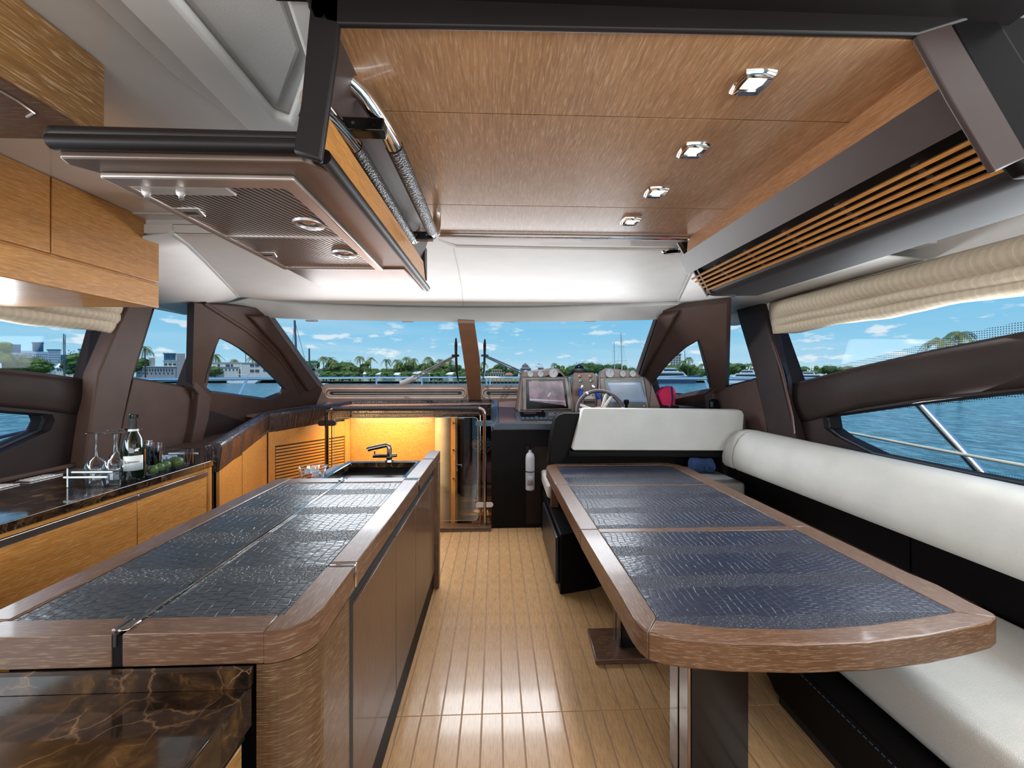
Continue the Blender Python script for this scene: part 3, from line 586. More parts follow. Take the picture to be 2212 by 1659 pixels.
# near frame: top beam, left post, right end
def aYp(pts, Y): return [aY(a,b,Y) for a,b in pts]
MB().slab(aYp([(640,-60),(2200,-40),(2200,24),(2150,22),(1985,74),(1400,64),(730,52),(676,40)], YN), (0,.012,0)).build('frame_beam', M['frame_dark'], tray, bevel=.004)
BX(-.40,1.0,.70,.776,zf+.034,zf+.06).build('frame_soffit', M['frame_dark'], tray)
MB().slab(aYp([(677,-60),(735,-60),(732,55),(727,110),(692,348),(633,328),(650,220)], YN), (0,.014,0)).build('frame_post', M['frame_dark'], tray, bevel=.004)
MB().slab(aYp([(2040,34),(2150,20),(2164,44),(2300,262),(2345,300),(2345,368),(2222,374),(2200,352),(2110,165)], YN+.006), (0,.03,0)).build('frame_end', M['black'], tray, bevel=.008)
MB().slab(aYp([(1981,75),(2046,34),(2122,165),(2222,338),(2150,371),(2060,220)], YN+.002), (0,.012,0)).build('frame_end_inner', M['frame_brown'], tray, bevel=.003)
# left inner side of the tray (dark panel behind the grab rails)
MB().slab([(-.30,.80,zf),(-.36,.80,1.94),(-.36,1.93,1.94),(-.30,1.93,zf)], (-.012,0,0)).build('side_panel', M['frame_brown'], tray)
# right: veneer cheek, fascia
MB().slab([(.905,.79,zf),(.905,1.93,zf),(.90,1.93,2.03),(.90,.79,2.03)], (.02,0,0)).build('cheek', wood('cheek_wood', (.30,.13,.05), (.46,.22,.095), (.6,.4,.24), 'Y', rough=.35), tray)
lk = T('slatted_locker', 'long dark overhead locker with slatted wooden grille at the right of the ceiling panel', 'locker', (1.1,1.4,1.84))
MB().slab([(.895,.80,2.03),(.935,.80,1.945),(.935,2.0,1.945),(.895,2.0,2.03)], (.012,0,.008)).build('fascia', M['frame_brown'], lk)
for k in range(5):
    t0 = .16+.185*k
    x = .945+(1.045-.945)*t0; z = 1.940-(1.940-1.868)*t0
    MB().hexa([(x,.80,z),(x+.008,.80,z-.006),(x+.008,2.02,z-.006),(x,2.02,z),(x+.018,.80,z+.012),(x+.026,.80,z+.006),(x+.026,2.02,z+.006),(x+.018,2.02,z+.012)]).build('slat', M['oak_y'], lk)
for y in (.92, 1.14, 1.36, 1.58, 1.80):
    MB().slab([(.965,y,1.94),(1.07,y,1.865),(1.07,y,1.90),(.985,y,1.955)], (0,.016,0)).build('slat_bracket', M['frame_brown'], lk)
MB().slab([(.96,.79,1.99),(1.10,.79,1.90),(1.10,2.02,1.90),(.96,2.02,1.99)], (.01,0,.012)).build('grille_back', M['rubber'], lk)
MB().prismy([(1.045,1.872),(1.052,1.860),(1.075,1.850),(1.10,1.848),(1.31,1.852),(1.36,1.90),(1.36,2.16),(1.34,2.16),(1.33,1.90),(1.10,1.885)], .80, 2.04).build('bottom_shell', plain('shell_satin', (.022,.017,.018), .6, spec=.2), lk, bevel=.006, seg=3)
MB().slab([aY(1449,499,1.99), aY(1529,640,2.045), aY(1538,634,2.045), aY(1520,598,2.03), aY(1496,540,2.0), aY(1480,505,1.97)], (0,.012,0)).build('end_plate', M['frame_brown'], lk)
MB().slab([aY(1466,506,1.985), aY(1512,506,1.985), aY(1516,530,1.985), aY(1560,560,1.99), aY(1590,640,2.0), aY(1535,634,2.0)], (0,.012,0)).build('end_cap', M['frame_dark'], lk)
MB().slab([(.96,.792,1.99),(1.045,.792,1.872),(1.10,.792,1.852),(1.31,.792,1.856),(1.355,.792,1.90),(1.355,.792,2.165),(1.0,.792,2.165)], (0,.008,0)).build('near_cap', M['black'], lk)
# downlights (four in the veneer, one in the headliner)
lampm = emit('lamp_glow', (1,.72,.42), 6)
for k, (px, py, lab) in enumerate(((1625,175,'square chrome recessed ceiling light nearest to the viewer, largest of four'), (1497,322,'square chrome recessed ceiling light, second from the near end of the row'), (1418,413,'square chrome recessed ceiling light, third from the near end of the row'), (1362,476,'square chrome recessed ceiling light farthest away, by the windscreen end'))):
    c = aZ(px, py, zf); t = T('ceiling_light', lab, 'ceiling light', (c.x,c.y,zf-.012), 'square downlights in the wooden ceiling')
    s_ = .031
    def ring(s1, z1, bulge=.0):
        out = []
        for sx, sy in ((1,1),(-1,1),(-1,-1),(1,-1)):
            pass
        P_ = [(1,1),(-1,1),(-1,-1),(1,-1)]
        for q in range(4):
            a = P_[q]; b2 = P_[(q+1)%4]
            for j in range(5):
                u = j/5; w = 1+bulge*math.sin(math.pi*u)
                out.append(Vector((c.x+s1*(a[0]+(b2[0]-a[0])*u)*(w if a[0]==b2[0] else 1), c.y+s1*(a[1]+(b2[1]-a[1])*u)*(w if a[1]==b2[1] else 1), z1)))
        return out
    MB().loft([ring(s_*1.1, zf+.001, .12), ring(s_*1.08, zf-.006, .12), ring(s_*.92, zf-.012, .10), ring(s_*.66, zf-.009, .05), ring(s_*.60, zf-.003, .05)]).build('bezel', M['chrome'], t)
    MB().loft([ring(s_*.62, zf-.0045, .05), ring(s_*.62, zf-.0035, .05)]).build('diffuser', lampm, t)
    l = bpy.data.lights.new('lamp', 'SPOT'); l.energy = 5; l.color = (1,.80,.58); l.spot_size = math.radians(130); l.spot_blend = .8; l.shadow_soft_size = .03
    o = bpy.data.objects.new('lamp', l); COL.objects.link(o); o.location = (c.x, c.y, zf-.02)
c = aZ(1452,540,zf); t = T('headliner_light', 'small oval chrome light in the white headliner beside the dark locker', 'ceiling light', (c.x,c.y,zf-.008))
MB().lathe([(.05,.008),(.052,.0),(.045,-.006),(.03,-.002)], (c.x,c.y,zf-.006), 20, (0,0,1)).build('bezel', M['chrome'], t); MB().lathe([(.03,0),(.03,.002)], (c.x,c.y,zf-.008), 16).build('lens', M['white_gloss'], t)
# grab rails
def grab(x, z, ya, yb, hook, label):
    t = T('grab_rail', label, 'grab rail', (x,(ya+yb)/2,z), 'leather-wrapped overhead grab rails')
    a = [Vector(h_) for h_ in hook]+[Vector((x,ya,z))]
    P_ = []
    for i in range(len(a)-1):
        for j in range(4):
            u = j/4; p0 = a[max(i-1,0)]; p1 = a[i]; p2 = a[i+1]; p3 = a[min(i+2,len(a)-1)]
            P_.append(.5*((2*p1)+(p2-p0)*u+(2*p0-5*p1+4*p2-p3)*u*u+(3*p1-3*p2+p3-p0)*u**3))
    P_.append(a[-1])
    MB().tube(P_, .0195, 14).build('chrome_end', M['chrome'], t)
    MB().tube([Vector((x,ya,z)), Vector((x,(ya+yb)/2,z)), Vector((x,yb,z))], .0210, 14).build('leather_sleeve', leather('rail_leather', (.018,.014,.014), .35, 90, .6), t)
    MB().tube([Vector((x,yb,z)), Vector((x,yb+.05,z)), Vector((x+.004,yb+.09,z+.02)), Vector((x+.004,yb+.12,z+.06)), Vector((x+.004,yb+.12,z+.095))], .0165, 14).build('chrome_end', M['chrome'], t)
grab(-.245, 2.005, 1.015, 1.60, ((-.337,.905,2.10),(-.296,.932,2.075),(-.266,.962,2.038),(-.25,.99,2.014)), 'black leather grab rail with bent chrome ends, nearer the ceiling veneer')
grab(-.330, 1.985, .98, 1.62, ((-.352,.80,1.974),(-.345,.86,1.984),(-.337,.93,1.987)), 'black leather grab rail with chrome ends, against the hood side panel')
for y in (.92, 1.64):
    t = T('rail_bracket', 'dark bracket joining the two grab rails at their '+('near' if y < 1 else 'far')+' end', 'bracket', (-.29,y,2.0))
    BX(-.335,-.245,y,y+.035,1.985,2.015).build('block', M['black_gloss'], t, bevel=.003)
    for x_ in (-.31,-.27): MB().lathe([(.004,0),(.004,.002)], (x_,y-.001,2.0), 8, (0,-1,0)).build('screw', M['chrome_dark'], t)
# range hood
zb = 1.85
hood = T('range_hood', 'wide bronze cooker hood with two mesh filters hanging over the island', 'hood', (-.56,1.4,zb))
MB().slab([(-.80,.795,zb+.0),(-.36,.795,zb+.0),(-.325,.83,zb+.0),(-.325,1.98,zb+.0),(-.775,1.98,zb+.0),(-.775,.86,zb+.0),(-.81,.82,zb+.0)], (0,0,.028)).build('base_plate', plain('bronze', (.16,.11,.085), .38, metal=.5), hood, bevel=.004)
MB().slab([(-.835,.80,zb+.028),(-.80,.772,zb+.028),(-.36,.775,zb+.028),(-.340,.80,zb+.028),(-.340,1.985,zb+.028),(-.78,1.985,zb+.028),(-.785,.88,zb+.028)], (0,0,.022)).build('top_rim', M['frame_dark'], hood, bevel=.009, seg=3)
MB().tube([(-.325,.80,zb+.014),(-.325,1.985,zb+.014)], .015, 10).build('edge_trim', M['frame_dark'], hood)
MB().tube([(-.80,.782,zb+.022),(-.34,.782,zb+.022)], .014, 10).build('edge_trim', M['frame_dark'], hood)
MB().slab([(-.328,.80,zb+.024),(-.328,1.975,zb+.024),(-.328,1.90,zb+.118),(-.328,.80,zb+.108)], (-.012,0,0)).build('veneer_side', M['oak_y'], hood)
MB().slab([(-.76,1.38,zb+.05),(-.36,1.38,zb+.05),(-.36,1.93,zb+.05),(-.76,1.93,zb+.05)], (0,0,.26)).build('duct_box', M['white_gloss'], hood)
MB().slab([(-.326,1.975,zb+.05),(-.326,1.99,zb+.05),(-.326,1.99,zb+.2),(-.326,1.93,zb+.2),(-.326,1.93,zb+.115)], (-.02,0,0)).build('end_fin', M['frame_dark'], hood)
BX(-.775,-.34,1.565,1.97,zb-.004,zb).build('front_cover', plain('cover_steel', (.26,.22,.21), .32, metal=.9), hood, bevel=.003)
fr_o = [(-.775,.845),(-.402,.845),(-.415,1.555),(-.775,1.555)]; fr_i = [(-.755,.885),(-.436,.885),(-.442,1.535),(-.755,1.535)]
MB().slab([[Vector((x,y,zb-.012)) for x,y in fr_o],[Vector((x,y,zb-.012)) for x,y in fr_i]], (0,0,.012)).build('steel_frame', plain('hood_frame', (.46,.39,.35), .3, metal=.7), hood, bevel=.004)
m, ntm, bm_ = base('filter_mesh', (.2,.16,.14), .35, .8)
wv = nn(ntm, 'ShaderNodeTexWave', wave_type='BANDS', bands_direction='X'); wv.inputs['Scale'].default_value = 24; ntm.links.new(coords(ntm, (1,1,1), rot=(0,0,.35)), wv.inputs['Vector'])
rr_ = ramp(ntm, [(.35,(.06,.045,.04)),(.6,(.50,.43,.38))], wv.outputs[0]); ntm.links.new(rr_.outputs[0], bm_.inputs['Base Color']); bump(ntm, bm_, wv.outputs[0], .6, .003)
BX(-.756,-.434,.885,1.196,zb-.006,zb-.001).build('filter_mesh', m, hood); BX(-.756,-.434,1.208,1.537,zb-.006,zb-.001).build('filter_mesh', m, hood)
BX(-.756,-.430,1.196,1.208,zb-.010,zb).build('divider', M['alu'], hood)
BX(-.75,-.56,.885,.925,zb-.011,zb-.004).build('control_plate', plain('plate_grey', (.34,.31,.29), .4), hood, bevel=.002)
for x_ in (-.735,-.665): MB().lathe([(.008,0),(.008,.008),(.005,.012),(.005,.020)], (x_,.905,zb-.01), 10, (.3,-.2,-1)).build('knob', M['alu'], hood)
for x_, y_ in ((-.728,1.03),(-.735,1.38)):
    f_ = MB().slab([(x_-.03,y_-.025,zb-.009),(x_+.03,y_-.025,zb-.009),(x_+.015,y_+.025,zb-.009),(x_-.045,y_+.025,zb-.009)], (0,0,.006)).build('filter_latch', M['alu'], hood, bevel=.002); BX(x_-.018,x_+.012,y_-.008,y_+.008,zb-.0095,zb-.008).build('latch_slot', M['rubber'], f_)
for x_, y_ in ((-.481,1.094),(-.487,1.36)):
    rg = MB().lathe([(.040,-.005),(.038,-.012),(.030,-.013),(.027,-.004),(.027,.0)], (x_,y_,zb), 24, cap=False).build('lamp_ring', plain('ring_grey', (.30,.27,.26), .3, metal=.5), hood); MB().lathe([(.027,0),(.015,-.003),(.001,-.004)], (x_,y_,zb-.003), 20, cap=False).build('lamp_lens', M['chrome'], rg)
# =====================================================================  LEFT: wall cabinets, blinds
wc = T('wall_cabinet', 'long oak wall cabinet with two flap doors above the left window', 'cabinet', (-1.85,.6,1.77))
XC = -1.60
BX(-2.38,XC-.02,-1.4,2.045,1.885,2.168).build('carcass', M['oak_y'], wc)
ys = [-1.4, -.6, .2, (1.60*900/921), 2.048]
for a, b2 in zip(ys, ys[1:]): BX(XC-.02,XC,a+.003,b2-.003,1.892,2.168).build('door', M['oak_y'], wc, bevel=.002)
BX(XC-.03,XC-.004,-1.4,2.05,1.772,1.884).build('valance', M['oak_y'], wc, bevel=.004)
BX(-2.38,XC-.03,2.02,2.05,1.80,2.168).build('end_panel', M['oak_z'], wc); BX(-2.38,XC-.03,-1.4,2.02,1.772,1.79).build('bottom_panel', M['oak_x'], wc)
nc = T('wall_cabinet', 'short oak cabinet hanging nearest to the viewer at the top left, with rounded bottom corner', 'cabinet', (-1.2,.5,1.995))
BX(-.925,-.904,-1.0,1.0,1.998,2.168).build('door', wood('oak_near', (.20,.09,.022), (.31,.15,.045), (.60,.42,.24), 'Y', fine=300, streak=.7), nc, bevel=.003)
MB().slab([(-1.6,-1.0,1.995),(-.907,-1.0,1.995),(-.907,.93,1.995),(-.925,.985,1.995),(-.975,1.003,1.995),(-1.6,1.003,1.995)], (0,0,.17)).build('carcass', M['rim_x'], nc, bevel=.004)
MB().tube([(-.945,-1,1.9945),(-.945,.86,1.9945),(-.955,.90,1.9945),(-.985,.915,1.9945)], .0025, 6).build('inlay_line', M['alu'], nc)
m, ntb, bb = base('blind_fabric', (.42,.33,.22), .8)
wv = nn(ntb, 'ShaderNodeTexWave', wave_type='BANDS', bands_direction='Y', wave_profile='SIN'); wv.inputs['Scale'].default_value = 4.2; wv.inputs['Distortion'].default_value = .35; wv.inputs['Detail'].default_value = 1; ntb.links.new(coords(ntb), wv.inputs['Vector'])
r1 = ramp(ntb, [(0,(.58,.49,.375)),(.02,(.50,.41,.30)),(.5,(.46,.375,.27)),(1,(.52,.43,.32))], wv.outputs[0])
n_ = noise(ntb, coords(ntb, (40,400,400)), 1, 3); r2 = ramp(ntb, [(.3,(.8,.8,.8)),(.7,(1.1,1.1,1.1))], n_)
mu = nn(ntb, 'ShaderNodeMix', data_type='RGBA', blend_type='MULTIPLY'); mu.inputs[0].default_value = 1; ntb.links.new(r1.outputs[0], mu.inputs[6]); ntb.links.new(r2.outputs[0], mu.inputs[7]); ntb.links.new(mu.outputs[2], bb.inputs['Base Color'])
bump(ntb, bb, noise(ntb, coords(ntb, (30,12,30)), 1, 4), .5, .01); M['blind'] = m
bb.inputs['Transmission Weight'].default_value = 0
def blind(X, s, y0, y1, folds, label):
    t = T('roman_blind', label, 'blind', (X,(y0+y1)/2,folds[-1][1]))
    n = 60
    for fi, (za, zb_, dx) in enumerate(folds):
        rows = []
        for k in range(13):
            a = k/12; row = []
            for i_ in range(n+1):
                y = y0+(y1-y0)*i_/n - (.02*fi if s < 0 else .02*fi)*(i_/n)
                z = za+(zb_-za)*a; b_ = math.sin(math.pi*min(1,a*1.02))**.7*dx
                w = .008*math.sin(y*9+fi*2)+.0015*math.sin(y*27+k*.7)+.007*math.sin(y*3.3+fi)
                e = min(1, (1-i_/n)*12+.15, (i_/n)*12+.15)
                row.append(Vector((X-s*(b_*e+w*a*.8), y, z+w*.9*a+(.0 if e >= 1 else .01*(1-e)*math.sin(a*3)))))
            rows.append(row)
        MB().grid(rows).build('fold', M['blind'], t, thick=.006)
    return t
blind(2.14, 1, .0, 3.17, [(2.02,1.875,.075),(1.90,1.815,.070),(1.85,1.772,.045)], 'beige roman blind gathered in soft folds above the right window')
blind(-2.36, -1, .0, 2.72, [(1.93,1.835,.065),(1.85,1.765,.070),(1.80,1.715,.045)], 'beige roman blind gathered in folds under the left wall cabinet')
# =====================================================================  LEFT: galley counter
ctr = T('marble_worktop', 'dark marble worktop of the left galley counter', 'worktop', (-2.1,1,.89))
MB().prism([(-1.74,-1.4),(-1.74,2.60),(-1.75,2.66),(-2.0,3.02),(-2.08,3.10),(-2.40,3.10),(-2.40,-1.4)], .892, .93).build('slab', M['marble'], ctr, bevel=.004)
MB().prism([(-2.385,-1.4),(-2.385,2.9),(-2.42,2.9),(-2.42,-1.4)], .93, .955).build('back_ledge', M['shell'], ctr, bevel=.008)
gc_lab = ['oak galley cabinet under the marble worktop, nearest the viewer', 'oak galley cabinet with plain flap door in the middle of the left counter', 'narrower oak galley cabinet at the far end of the left counter']
seam = 1.76*900/(1071-325); ye = 1.76*900/(1071-466)
for (a, b2), lab in zip(((-1.4,.5),(.5,seam),(seam,ye)), gc_lab):
    t = T('base_cabinet', lab, 'cabinet', (-2.1,(a+b2)/2,0))
    BX(-2.38,-1.785,a,b2,0.005,.86).build('carcass', M['frame_dark'], t)
    BX(-1.785,-1.765,a+.002,b2-.002,.12,.835).build('door', M['oak_y'], t, bevel=.002)
    BX(-1.80,-1.79,a,b2,.0,.11).build('plinth', M['frame_dark'], t)
    BX(-1.79,-1.758,a,b2,.838,.868).build('handle_channel', M['steel'], t, bevel=.003)
    BX(-1.79,-1.762,a,b2,.870,.890).build('top_batten', M['oak_y'], t)
t = T('counter_end_post', 'rounded oak corner post at the far end of the left counter', 'post', (-1.79,2.66,0))
MB().lathe([(.03,0),(.03,.89)], (-1.80,2.66,0), 20).build('post', M['oak_z'], t)
for (px0,px1,y0,lab) in ((0,92,0,'slotted white vent strip along the back of the marble worktop, nearer one'),(98,176,0,'slotted white vent strip at the back of the marble worktop, farther one')):
    ya = 2.30*900/(1071-px0); yb = 2.30*900/(1071-px1)
    if px0 == 0: ya = 1.5
    t = T('vent_strip', lab, 'vent', (-2.31,(ya+yb)/2,.93), 'vent strips on the worktop')
    BX(-2.345,-2.275,ya,yb-.03,.9305,.937).build('frame', M['alu'], t, bevel=.002)
    n = int((yb-.03-ya-.02)/.02)
    for k in range(n): BX(-2.337,-2.283,ya+.01+.02*k,ya+.022+.02*k,.937,.9395).build('fin', M['white_gloss'], t)
# acrylic tray and contents
tr = T('acrylic_tray', 'clear acrylic serving tray with bar handles on the marble worktop', 'tray', (-1.86,2.28,.93))
X0,X1,Y0,Y1,Z0,Z1 = -1.985,-1.755,2.02,2.54,.932,1.02
BX(X0,X1,Y0,Y1,Z0,Z0+.006).build('base', M['acrylic'], tr); BX(X0,X1,Y0-.006,Y0,Z0,Z1).build('end_wall', M['acrylic'], tr); BX(X0,X1,Y1,Y1+.006,Z0,Z1).build('end_wall', M['acrylic'], tr)
BX(X1,X1+.006,Y0,Y1,Z0,Z1).build('side_wall', M['acrylic'], tr); BX(X0-.006,X0,Y0,Y1,Z0,Z1).build('side_wall', M['acrylic'], tr)
ac = plain('acrylic_edge', (.62,.68,.70), .15)
BX(X0-.006,X0,Y0-.007,Y0-.0055,Z0,Z1).build('edge_highlight', ac, tr)
for y in (Y0-.035,): MB().tube([(X0+.01,y,.985),(X1-.03,y,.985)], .0045, 8).build('handle', ac, tr)
MB().tube([(X0+.03,Y0-.02,1.005),(X1-.02,Y0-.02,1.005)], .004, 8).build('handle', ac, tr); MB().tube([(X0+.03,Y1+.03,.985),(X1-.03,Y1+.03,.985)], .005, 8).build('handle', ac, tr)
def wineglass(x, y, lab, first=[None]):
    if first[0]: return copytree(first[0], None, (x-first[0].location.x, y-first[0].location.y, 0), 0, None, lab)
    t = T('wine_glass', lab, 'glass', (x,y,.939), 'upturned wine glasses on the tray')
    MB().lathe([(.0395,.001),(.0445,.03),(.047,.055),(.043,.082),(.028,.105),(.010,.118),(.004,.125),(.0035,.225),(.006,.232)], (x,y,.939), 24, cap=False).build('bowl', M['clear'], t)
    MB().lathe([(.006,.228),(.030,.234),(.040,.236),(.040,.238),(.0,.238)], (x,y,.939), 24, cap=False).build('foot', M['clear'], t)
    MB().lathe([(.0045,.125),(.004,.23)], (x,y,.939), 10).build('stem', M['acrylic'], t); first[0] = t; return t
wineglass(-1.93,2.09,'upturned wine glass at the left end of the tray')
wineglass(-1.845,2.09,'upturned wine glass standing directly left of the champagne bottle')
wineglass(-1.93,2.20,'upturned wine glass behind the leftmost one')
wineglass(-1.86,2.21,'upturned wine glass farther back, its foot the highest of the row')
bt = T('champagne_bottle', 'dark green champagne bottle with a white label standing in the acrylic tray', 'bottle', (-1.765-.02,2.16,.939))
bx_, by_ = -1.81, 2.155
bt.location = (bx_,by_,.939)
MB().lathe([(.030,0),(.047,.003),(.049,.02),(.049,.13),(.046,.16),(.034,.20),(.020,.232),(.0165,.25),(.0165,.30),(.019,.302),(.019,.318),(.015,.322)], (bx_,by_,.939), 32).build('body', plain('bottle_glass', (.004,.008,.003), .04, coat=.6), bt)
MB().lathe([(.0178,.245),(.0175,.300)], (bx_,by_,.939), 24).build('neck_foil', plain('foil', (.012,.011,.012), .35, metal=.4), bt); MB().lathe([(.0215,.236),(.0185,.246)], (bx_,by_,.939), 24, cap=False).build('neck_band', plain('band', (.62,.66,.66), .5), bt)
lb = []
for zz in (.045,.118): lb.append([Vector((bx_+.0496*math.cos(a), by_+.0496*math.sin(a), .939+zz)) for a in [math.radians(-98+8.5*k) for k in range(12)]])
lbl = MB().grid(lb).build('label', plain('paper', (.68,.70,.68), .6), bt, thick=.0006)
tx = text('Lanson', .019, (bx_+.0285,by_-.0425,1.028), (math.pi/2,0,math.radians(34)), 'lettering', plain('ink', (.02,.02,.03), .6), bt)
def cupstack(x, y, n, lab):
    t = T('plastic_cup_stack', lab, 'cups', (x,y,.939), 'stacks of clear plastic cups')
    for k in range(n): MB().lathe([(.026,.0),(.034,.085),(.0355,.087),(.0355,.092)], (x,y,.939+.011*k), 20, cap=False).build('cup', M['clear'], t)
    MB().lathe([(.0285,.02),(.0345,.08)], (x,y,.941+.011*n*.5), 20, cap=False).build('cup_print', M['cupprint'], t); return t
m, ntq, bq = base('cup_print', (.05,.05,.3), .5); rq = ramp(ntq, [(.54,(0,0,0)),(.60,(.5,.5,.5))], noise(ntq, coords(ntq), 38, 2)); ntq.links.new(rq.outputs[0], bq.inputs['Alpha'])
rq2 = ramp(ntq, [(.45,(.04,.05,.18)),(.62,(.25,.04,.05))], noise(ntq, coords(ntq), 15, 1)); ntq.links.new(rq2.outputs[0], bq.inputs['Base Color']); M['cupprint'] = m
cupstack(-1.90,2.33,7,'stack of clear plastic cups between the wine glasses and the bottle')
cupstack(-1.84,2.32,6,'stack of clear plastic cups just right of the champagne bottle')
lime = plain('lime_skin', (.10,.15,.035), .35, bs=.15, bscale=200, var=.4)
for x,y,r,lab in ((-1.785,2.24,.023,'small green lime nearest the bottle'),(-1.79,2.29,.023,'green lime second from the bottle'),(-1.80,2.345,.024,'green lime in the middle of the pile'),(-1.785,2.41,.028,'large pale green lime beside the toothpick cup'),(-1.835,2.45,.025,'green lime at the back of the pile')):
    lz = MB().ball((x,y,.939+r), r, (1,1.12,1), 16, 10).build('lime', lime, label=lab, cat='lime', group='limes in the tray')
tp = T('toothpick_cup', 'small clear cup of toothpicks at the far end of the tray', 'cup', (-1.79,2.50,.939))
MB().lathe([(.0,.001),(.022,.001),(.024,.085),(.0225,.085),(.021,.004)], (-1.785,2.495,.939), 18, cap=False).build('cup', M['clear'], tp)
for k in range(14):
    a = k*2.4; q = .014; MB().tube([(-1.785+.3*q*math.cos(a),2.495+.3*q*math.sin(a),.943),(-1.785+q*math.cos(a),2.495+q*math.sin(a),1.005)], .0012, 5).build('toothpick', plain('tip', (.35,.09,.04), .6) if k == 0 else bpy.data.materials['tip'], tp)
m, ntq, bq = base('napkin_print', (.3,.35,.5), .7); rq = ramp(ntq, [(.45,(.05,.08,.22)),(.52,(.50,.55,.62))], noise(ntq, coords(ntq), 90, 3)); ntq.links.new(rq.outputs[0], bq.inputs['Base Color'])
BX(-1.97,-1.87,2.40,2.53,.939,.985).build('napkin_pack', m, label='patterned blue and white napkin pack behind the limes', cat='napkins', bevel=.006)
# =====================================================================  ISLAND
isl = T('kitchen_island', 'wooden galley island cabinet with dark recessed door panels along the aisle', 'island', (-.75,1.9,0))
YI0, YI1 = .87, 2.92
BX(-1.06,-.43,.95,2.80,.005,.862).build('carcass', M['frame_dark'], isl)
pan = wood('island_panel', (.060,.026,.011), (.092,.042,.019), (.17,.105,.06), 'Z', rough=.42, streak=.35)
fy = lambda px, X: X*-900/(1071-px)*-1
yl = [.99]+[ .418*900/(1071-p) for p in (855,897,925)]
yl = [1.203, .418*900/(1071-855), .418*900/(1071-897), .418*900/(1071-928), 2.82]
for a, b2 in zip(yl, yl[1:]): BX(-.424,-.412,a+.003,b2-.003,.140,.783).build('door_panel', pan, isl, bevel=.002)
BX(-.436,-.424,1.12,2.86,.780,.863).build('shadow_gap', M['rubber'], isl); BX(-.445,-.421,1.12,2.84,.005,.136).build('toe_kick', M['black'], isl)
BX(-.43,-.405,1.118,1.20,.005,.835).build('panel_edge', M['rubber'], isl)
BX(-.43,-.387,2.85,2.92,.005,.862).build('end_post', M['rim_z'], isl, bevel=.004)
rc = .085; cpts = arc((-.387-rc, .868+rc), rc, -90, 0, 10)
MB().prism([(-.487,.868)]+cpts+[(-.387,1.116),(-.43,1.116),(-.487,1.0)], .005, .862).build('corner_post', wood('corner_oak', (.055,.025,.009), (.085,.040,.016), (.27,.185,.10), 'H', rough=.4, fine=520, streak=.5), isl)
# worktop rim
tp_ = T('island_top', 'flip-top island worktop with crocodile leather leaves in a brown wood rim', 'worktop', (-.75,1.6,.862))
z0, z1 = .864, .93; XO0, XO1, XI0, XI1, XD = -1.105, -.387, -1.037, -.460, -.762
YA = .868; YAi = .925; YB = 2.155; YBi = 2.07
MB().prism([(XD+.010,YA),(-.472,YA),(-.472,YAi),(XD+.010,YAi)], z0, z1).build('rim_front', M['rim_x'], tp_, bevel=.003)
MB().prism([(XO0,YA),(XD-.010,YA),(XD-.010,YAi),(XI0,YAi),(XI0,YA+.06),(XO0,YA+.005)], z0, z1).build('rim_front', M['rim_x'], tp_, bevel=.003)
BX(XO0,XI0,YA+.062,YB,z0,z1).build('rim_side', M['rim_y'], tp_, bevel=.003)
MB().prism([(-.470,YA)]+cpts+[(-.387,1.150),(XI1,1.150),(XI1,YAi),(-.470,YAi)], z0, z1).build('rim_corner', M['rim_y'], tp_, bevel=.003)
BX(XI1,XO1,1.182,2.10,z0,z1).build('rim_side', M['rim_y'], tp_, bevel=.003)
BX(XI1,XO1,2.14,2.62,z0,z1).build('rim_side', M['rim_y'], tp_, bevel=.003); BX(XI1,XO1,2.635,2.92,z0,z1).build('rim_side', M['rim_y'], tp_, bevel=.003)
BX(XI0,XD-.010,YBi,YB,z0,z1).build('rim_back', M['rim_x'], tp_, bevel=.003); BX(XD+.010,XI1-.001,YBi,YB,z0,z1).build('rim_back', M['rim_x'], tp_, bevel=.003)
BX(XI0+.002,XD-.007,YAi+.002,YBi-.002,.90,.9265).build('leather_leaf', M['croc_island'], tp_, bevel=.002); BX(XD+.007,XI1-.002,YAi+.002,YBi-.002,.90,.9265).build('leather_leaf', M['croc_island'], tp_, bevel=.002)
BX(XD-.0065,XD-.0005,YA-.001,YB,.905,.9300).build('edge_strip', M['rubber'], tp_); BX(XD+.0005,XD+.0065,YA+.03,YB,.905,.9312).build('edge_strip', M['chrome'], tp_)
BX(XD-.010,XD+.010,YA+.002,YAi,z0,z1-.004).build('joint_block', M['black'], tp_)
for y in (.895, 2.11):
    hg = BX(XD-.012,XD+.014,y-.018,y+.018,.9285,.9345).build('hinge', M['chrome'], tp_, bevel=.003); MB().tube([(XD-.012,y-.02,.934),(XD-.012,y+.02,.934)], .004, 8).build('hinge_pin', M['chrome_dark'], hg)
for y in (1.151, 2.101):
    for k in range(2): BX(XI1+.002,XO1+.001,y+.001+.016*k,y+.013+.016*k,z0,.9305).build('hinge_plate', M['chrome'] if k else M['chrome_dark'], tp_, bevel=.002)
